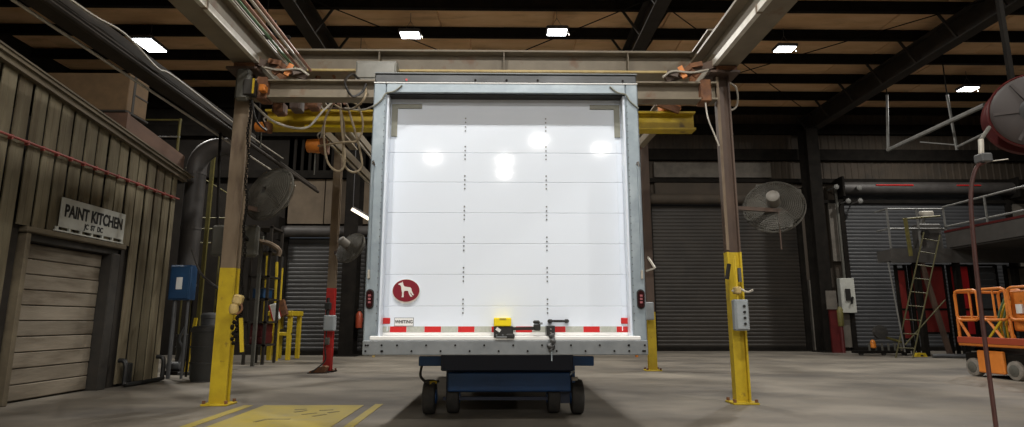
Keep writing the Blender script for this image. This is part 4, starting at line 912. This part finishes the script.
c = aty(873,344,14.95); MB().lathe([(.05,-.1),(.07,-.08),(.06,.05),(.03,.1)], 'z', 10, c).build('spray_can', 'orange_paint', ct)
t = thing('wheel_chock', 'small yellow chock on the floor by the mezzanine leg', 'chock', atz(922,357)); c = atz(922,357)
MB().prism([(c.x-.14,0),(c.x+.14,0),(c.x+.1,.09),(c.x-.08,.09)], 'y', c.y, c.y+.15).build('wedge', 'safety_yellow', t); MB().box(c.x-.03, c.x+.03, c.y-.01, c.y, .02, .05).build('grip', 'hose_black', t)
t = thing('pipe_stock', 'dark pipes lying on the floor under the mezzanine', 'pipes', atz(950,358)); c = atz(950,358)
for i in range(3): MB().tube([(c.x-.4+.1*i, c.y+.12*i, .045), (c.x+1.3, c.y-.25+.12*i, .045)], .04, 8).build('pipe', 'drum_grey', t)
# hanging pipe frame in the upper right
hf = thing('pipe_hanger_frame', 'crossed grey pipe frame hanging under the roof at upper right', 'pipe frame', aty(890,148,13.5))
MB().tube([aty(888,150,13.5), aty(985,105,10.8)], .05, 8).build('pipe', 'rail_grey', hf, smooth=True); MB().tube([aty(957,147,12.0), aty(990,131,10.8)], .028, 8).build('pipe', 'rail_grey', hf, smooth=True)
for x0, y0, x1, y1, d in ((887,95,888,150,13.5), (947,95,957,150,12.0)):
    MB().tube([aty(x0,y0,d), aty(x1,y1,d)], .028, 6).build('drop_rod', 'rail_grey', hf); MB().tube([aty(x0,y0,d), (aty(x0,y0,d).x, d, 7.0)], .014, 6).build('drop_rod', 'dark_steel', hf)
MB().tube([aty(920,142,12.6), aty(957,145,12.0)], .014, 6).build('cross_wire', 'rail_grey', hf)

# ================================================================ SCISSOR LIFT
sl = thing('scissor_lift', 'small orange scissor lift with folded platform at the right edge', 'scissor lift', (7.7, 9.0, 0))
MB().cbox(7.36, 8.02, 8.45, 9.62, .12, .36, .02).build('chassis', 'dark_steel', sl)
MB().cbox(7.30, 7.36, 8.82, 9.30, .07, .40, .015).build('side_tray', 'lift_orange', sl); MB().cbox(7.32, 8.05, 8.3, 8.46, .12, .40, .02).build('end_cover', 'lift_orange', sl)
w0 = None
for x, yy in ((7.37, 9.43), (7.37, 8.66), (8.0, 9.43), (8.0, 8.66)):
    if w0 is None:
        w0 = MB().lathe([(.06,-.055),(.10,-.06),(.133,-.05),(.14,-.03),(.14,.03),(.133,.05),(.10,.06),(.06,.055)], 'x', 28).build('wheel', 'lift_tyre', sl, local=True, smooth=True)
        MB().lathe([(.03,-.075),(.085,-.064),(.085,.064),(.03,.075)], 'x', 14).build('hub', 'box_dim', w0, local=True); wo = w0
    else: wo = copy_tree(w0, sl)
    wo.location = Vector((x, yy, .14))-WL[sl.name]
for k in range(2):
    for x in (7.46, 7.9): MB().bar((x, 8.55, .37+.05*k), (x, 9.5, .41-.0*k), .04, .05).build('scissor_arm', 'drum_grey', sl)
MB().cbox(7.28, 8.05, 8.20, 9.62, .46, .54, .012).build('deck', 'lift_orange', sl); MB().cbox(7.27, 7.30, 8.2, 9.62, .50, .60, .008).build('toe_board', 'extinguisher_red', sl)
def loop(x, ya, yb, z0, z1, r=.022, name='guard_rail', m='lift_orange'):
    c = .07; P = [(x,ya,z0+c),(x,ya,z1-c),(x,ya+.02,z1-.02),(x,ya+c,z1),(x,yb-c,z1),(x,yb-.02,z1-.02),(x,yb,z1-c),(x,yb,z0+c),(x,yb-.02,z0+.02),(x,yb-c,z0),(x,ya+c,z0),(x,ya+.02,z0+.02)]
    return MB().tube(P, r, 7, closed=True).build(name, m, sl, smooth=True)
for x in (7.31, 8.02):
    loop(x, 9.15, 9.60, .86, 1.32); loop(x, 8.62, 9.10, .86, 1.32); loop(x, 8.20, 8.58, .86, 1.32)
    for yy in (9.60, 9.12, 8.60, 8.22): MB().tube([(x,yy,.55), (x,yy,.88)], .022, 7).build('stanchion', 'lift_orange', sl)
    MB().tube([(x,9.60,.9), (x,9.40,.6), (x,9.40,.54)], .022, 7).build('kick_brace', 'lift_orange', sl); MB().tube([(x,9.0,.86), (x,8.75,.56)], .022, 7).build('kick_brace', 'lift_orange', sl)
    for yy in (9.3, 8.85): MB().tube([(x,yy,.88), (x,yy,1.30)], .016, 6).build('baluster', 'lift_orange', sl)
for z in (.9, 1.3): 
    for yy in (9.60, 8.20): MB().tube([(7.31,yy,z), (8.02,yy,z)], .022, 7).build('end_rail', 'lift_orange', sl)
MB().cbox(7.36, 7.75, 8.3, 8.62, .70, 1.28, .02).build('control_case', 'lift_orange', sl); MB().box(7.33, 7.36, 8.40, 8.50, .95, 1.08).build('decal', 'paper_white', sl)
for i in range(4): MB().tube(spline([(7.42, 8.95-.05*i, .54), (7.40, 8.93-.05*i, .8), (7.40, 8.86-.05*i, 1.0), (7.46, 8.80-.05*i, 1.2)], 5), .016, 6).build('yellow_hose', 'crane_yellow' if i % 2 else 'hose_green', sl)
MB().bar((7.30,9.0,.60), (7.30,8.75,.84), .02, .03).build('safety_strap', 'safety_yellow', sl)

# ================================================================ HOSE REEL
rl = thing('hose_reel', 'large dull red hose reel hanging at the upper right edge', 'reel', aty(1008,112,5.0))
C0 = aty(1032,114,5.0); Mr = Matrix.Translation(C0) @ Matrix.Rotation(R(-28), 4, 'Z')
def rel(n, m, prof):
    k = MB(); k.m = Mr; k.lathe(prof, 'y', 44); return k.build(n, m, rl, smooth=True)
rel('rear_flange', 'reel_red', [(.05,.10),(.33,.11),(.345,.125),(.33,.14),(.05,.14)])
rel('front_flange', 'reel_face', [(.10,-.12),(.30,-.13),(.325,-.115),(.31,-.10),(.10,-.10)])
rel('front_rim', 'reel_red', [(.31,-.10),(.335,-.115),(.345,-.10),(.335,-.085),(.31,-.085)])
rel('hose_wrap', 'reel_red', [(.10,-.085),(.26,-.08),(.28,-.04),(.26,0),(.28,.04),(.26,.09),(.10,.10)])
rel('hub', 'drum_grey', [(.03,-.19),(.08,-.18),(.10,-.14),(.12,-.12),(.10,-.1)])
for k_ in range(6):
    k = MB(); k.m = Mr @ Matrix.Rotation(k_*math.pi/3, 4, 'Y'); k.box(.12, .30, -.136, -.128, -.012, .012); k.build('flange_rib', 'reel_face', rl)
MB().bar(C0+Vector((.0,.15,.0)), C0+Vector((.0,.15,1.6)), .04, .04, (0,1,0)).build('hanger_bar', 'dark_steel', rl); MB().bar(C0+Vector((0,.15,1.6)), Vector((C0.x, 5.15, 7.0)), .05, .05, (0,1,0)).build('hanger_bar', 'dark_steel', rl)
hp = thing('drop_hose', 'dark red brown hose pole curving down from the reel to the floor', 'hose', (3.76, 4.7, 0))
h_ = lambda x, z, dy=0: (x*.94, 4.7+dy, .85+(z-.85)*.94)
MB().tube(spline([(3.765,4.7,0), h_(4.01,.6), h_(4.02,1.2), h_(4.045,1.75), h_(4.085,2.02), h_(4.15,2.17), h_(4.225,2.22)], 6), .016, 8).build('pipe', 'reel_pole', hp, smooth=True)
c = Vector(h_(4.22, 2.25)); MB().cbox(c.x-.045, c.x+.045, 4.65, 4.75, c.z-.035, c.z+.04, .01).build('coupling', 'drum_grey', hp)
MB().tube([c+Vector((-.01,0,.04)), c+Vector((.02,.02,.17))], .02, 7).build('nipple', 'pipe_pale', hp); MB().tube([c+Vector((.02,.02,.17)), (4.27,4.95,2.52)], .016, 7).build('upper_hose', 'box_dim', hp)
MB().tube([c+Vector((.03,-.03,-.03)), c+Vector((.18,-.03,-.01))], .005, 5).build('trigger_wire', 'pipe_pale', hp)
MB().lathe([(.05,0),(.05,.015),(.025,.03)], 'z', 14, (3.765,4.7,0)).build('floor_flange', 'reel_pole', hp)
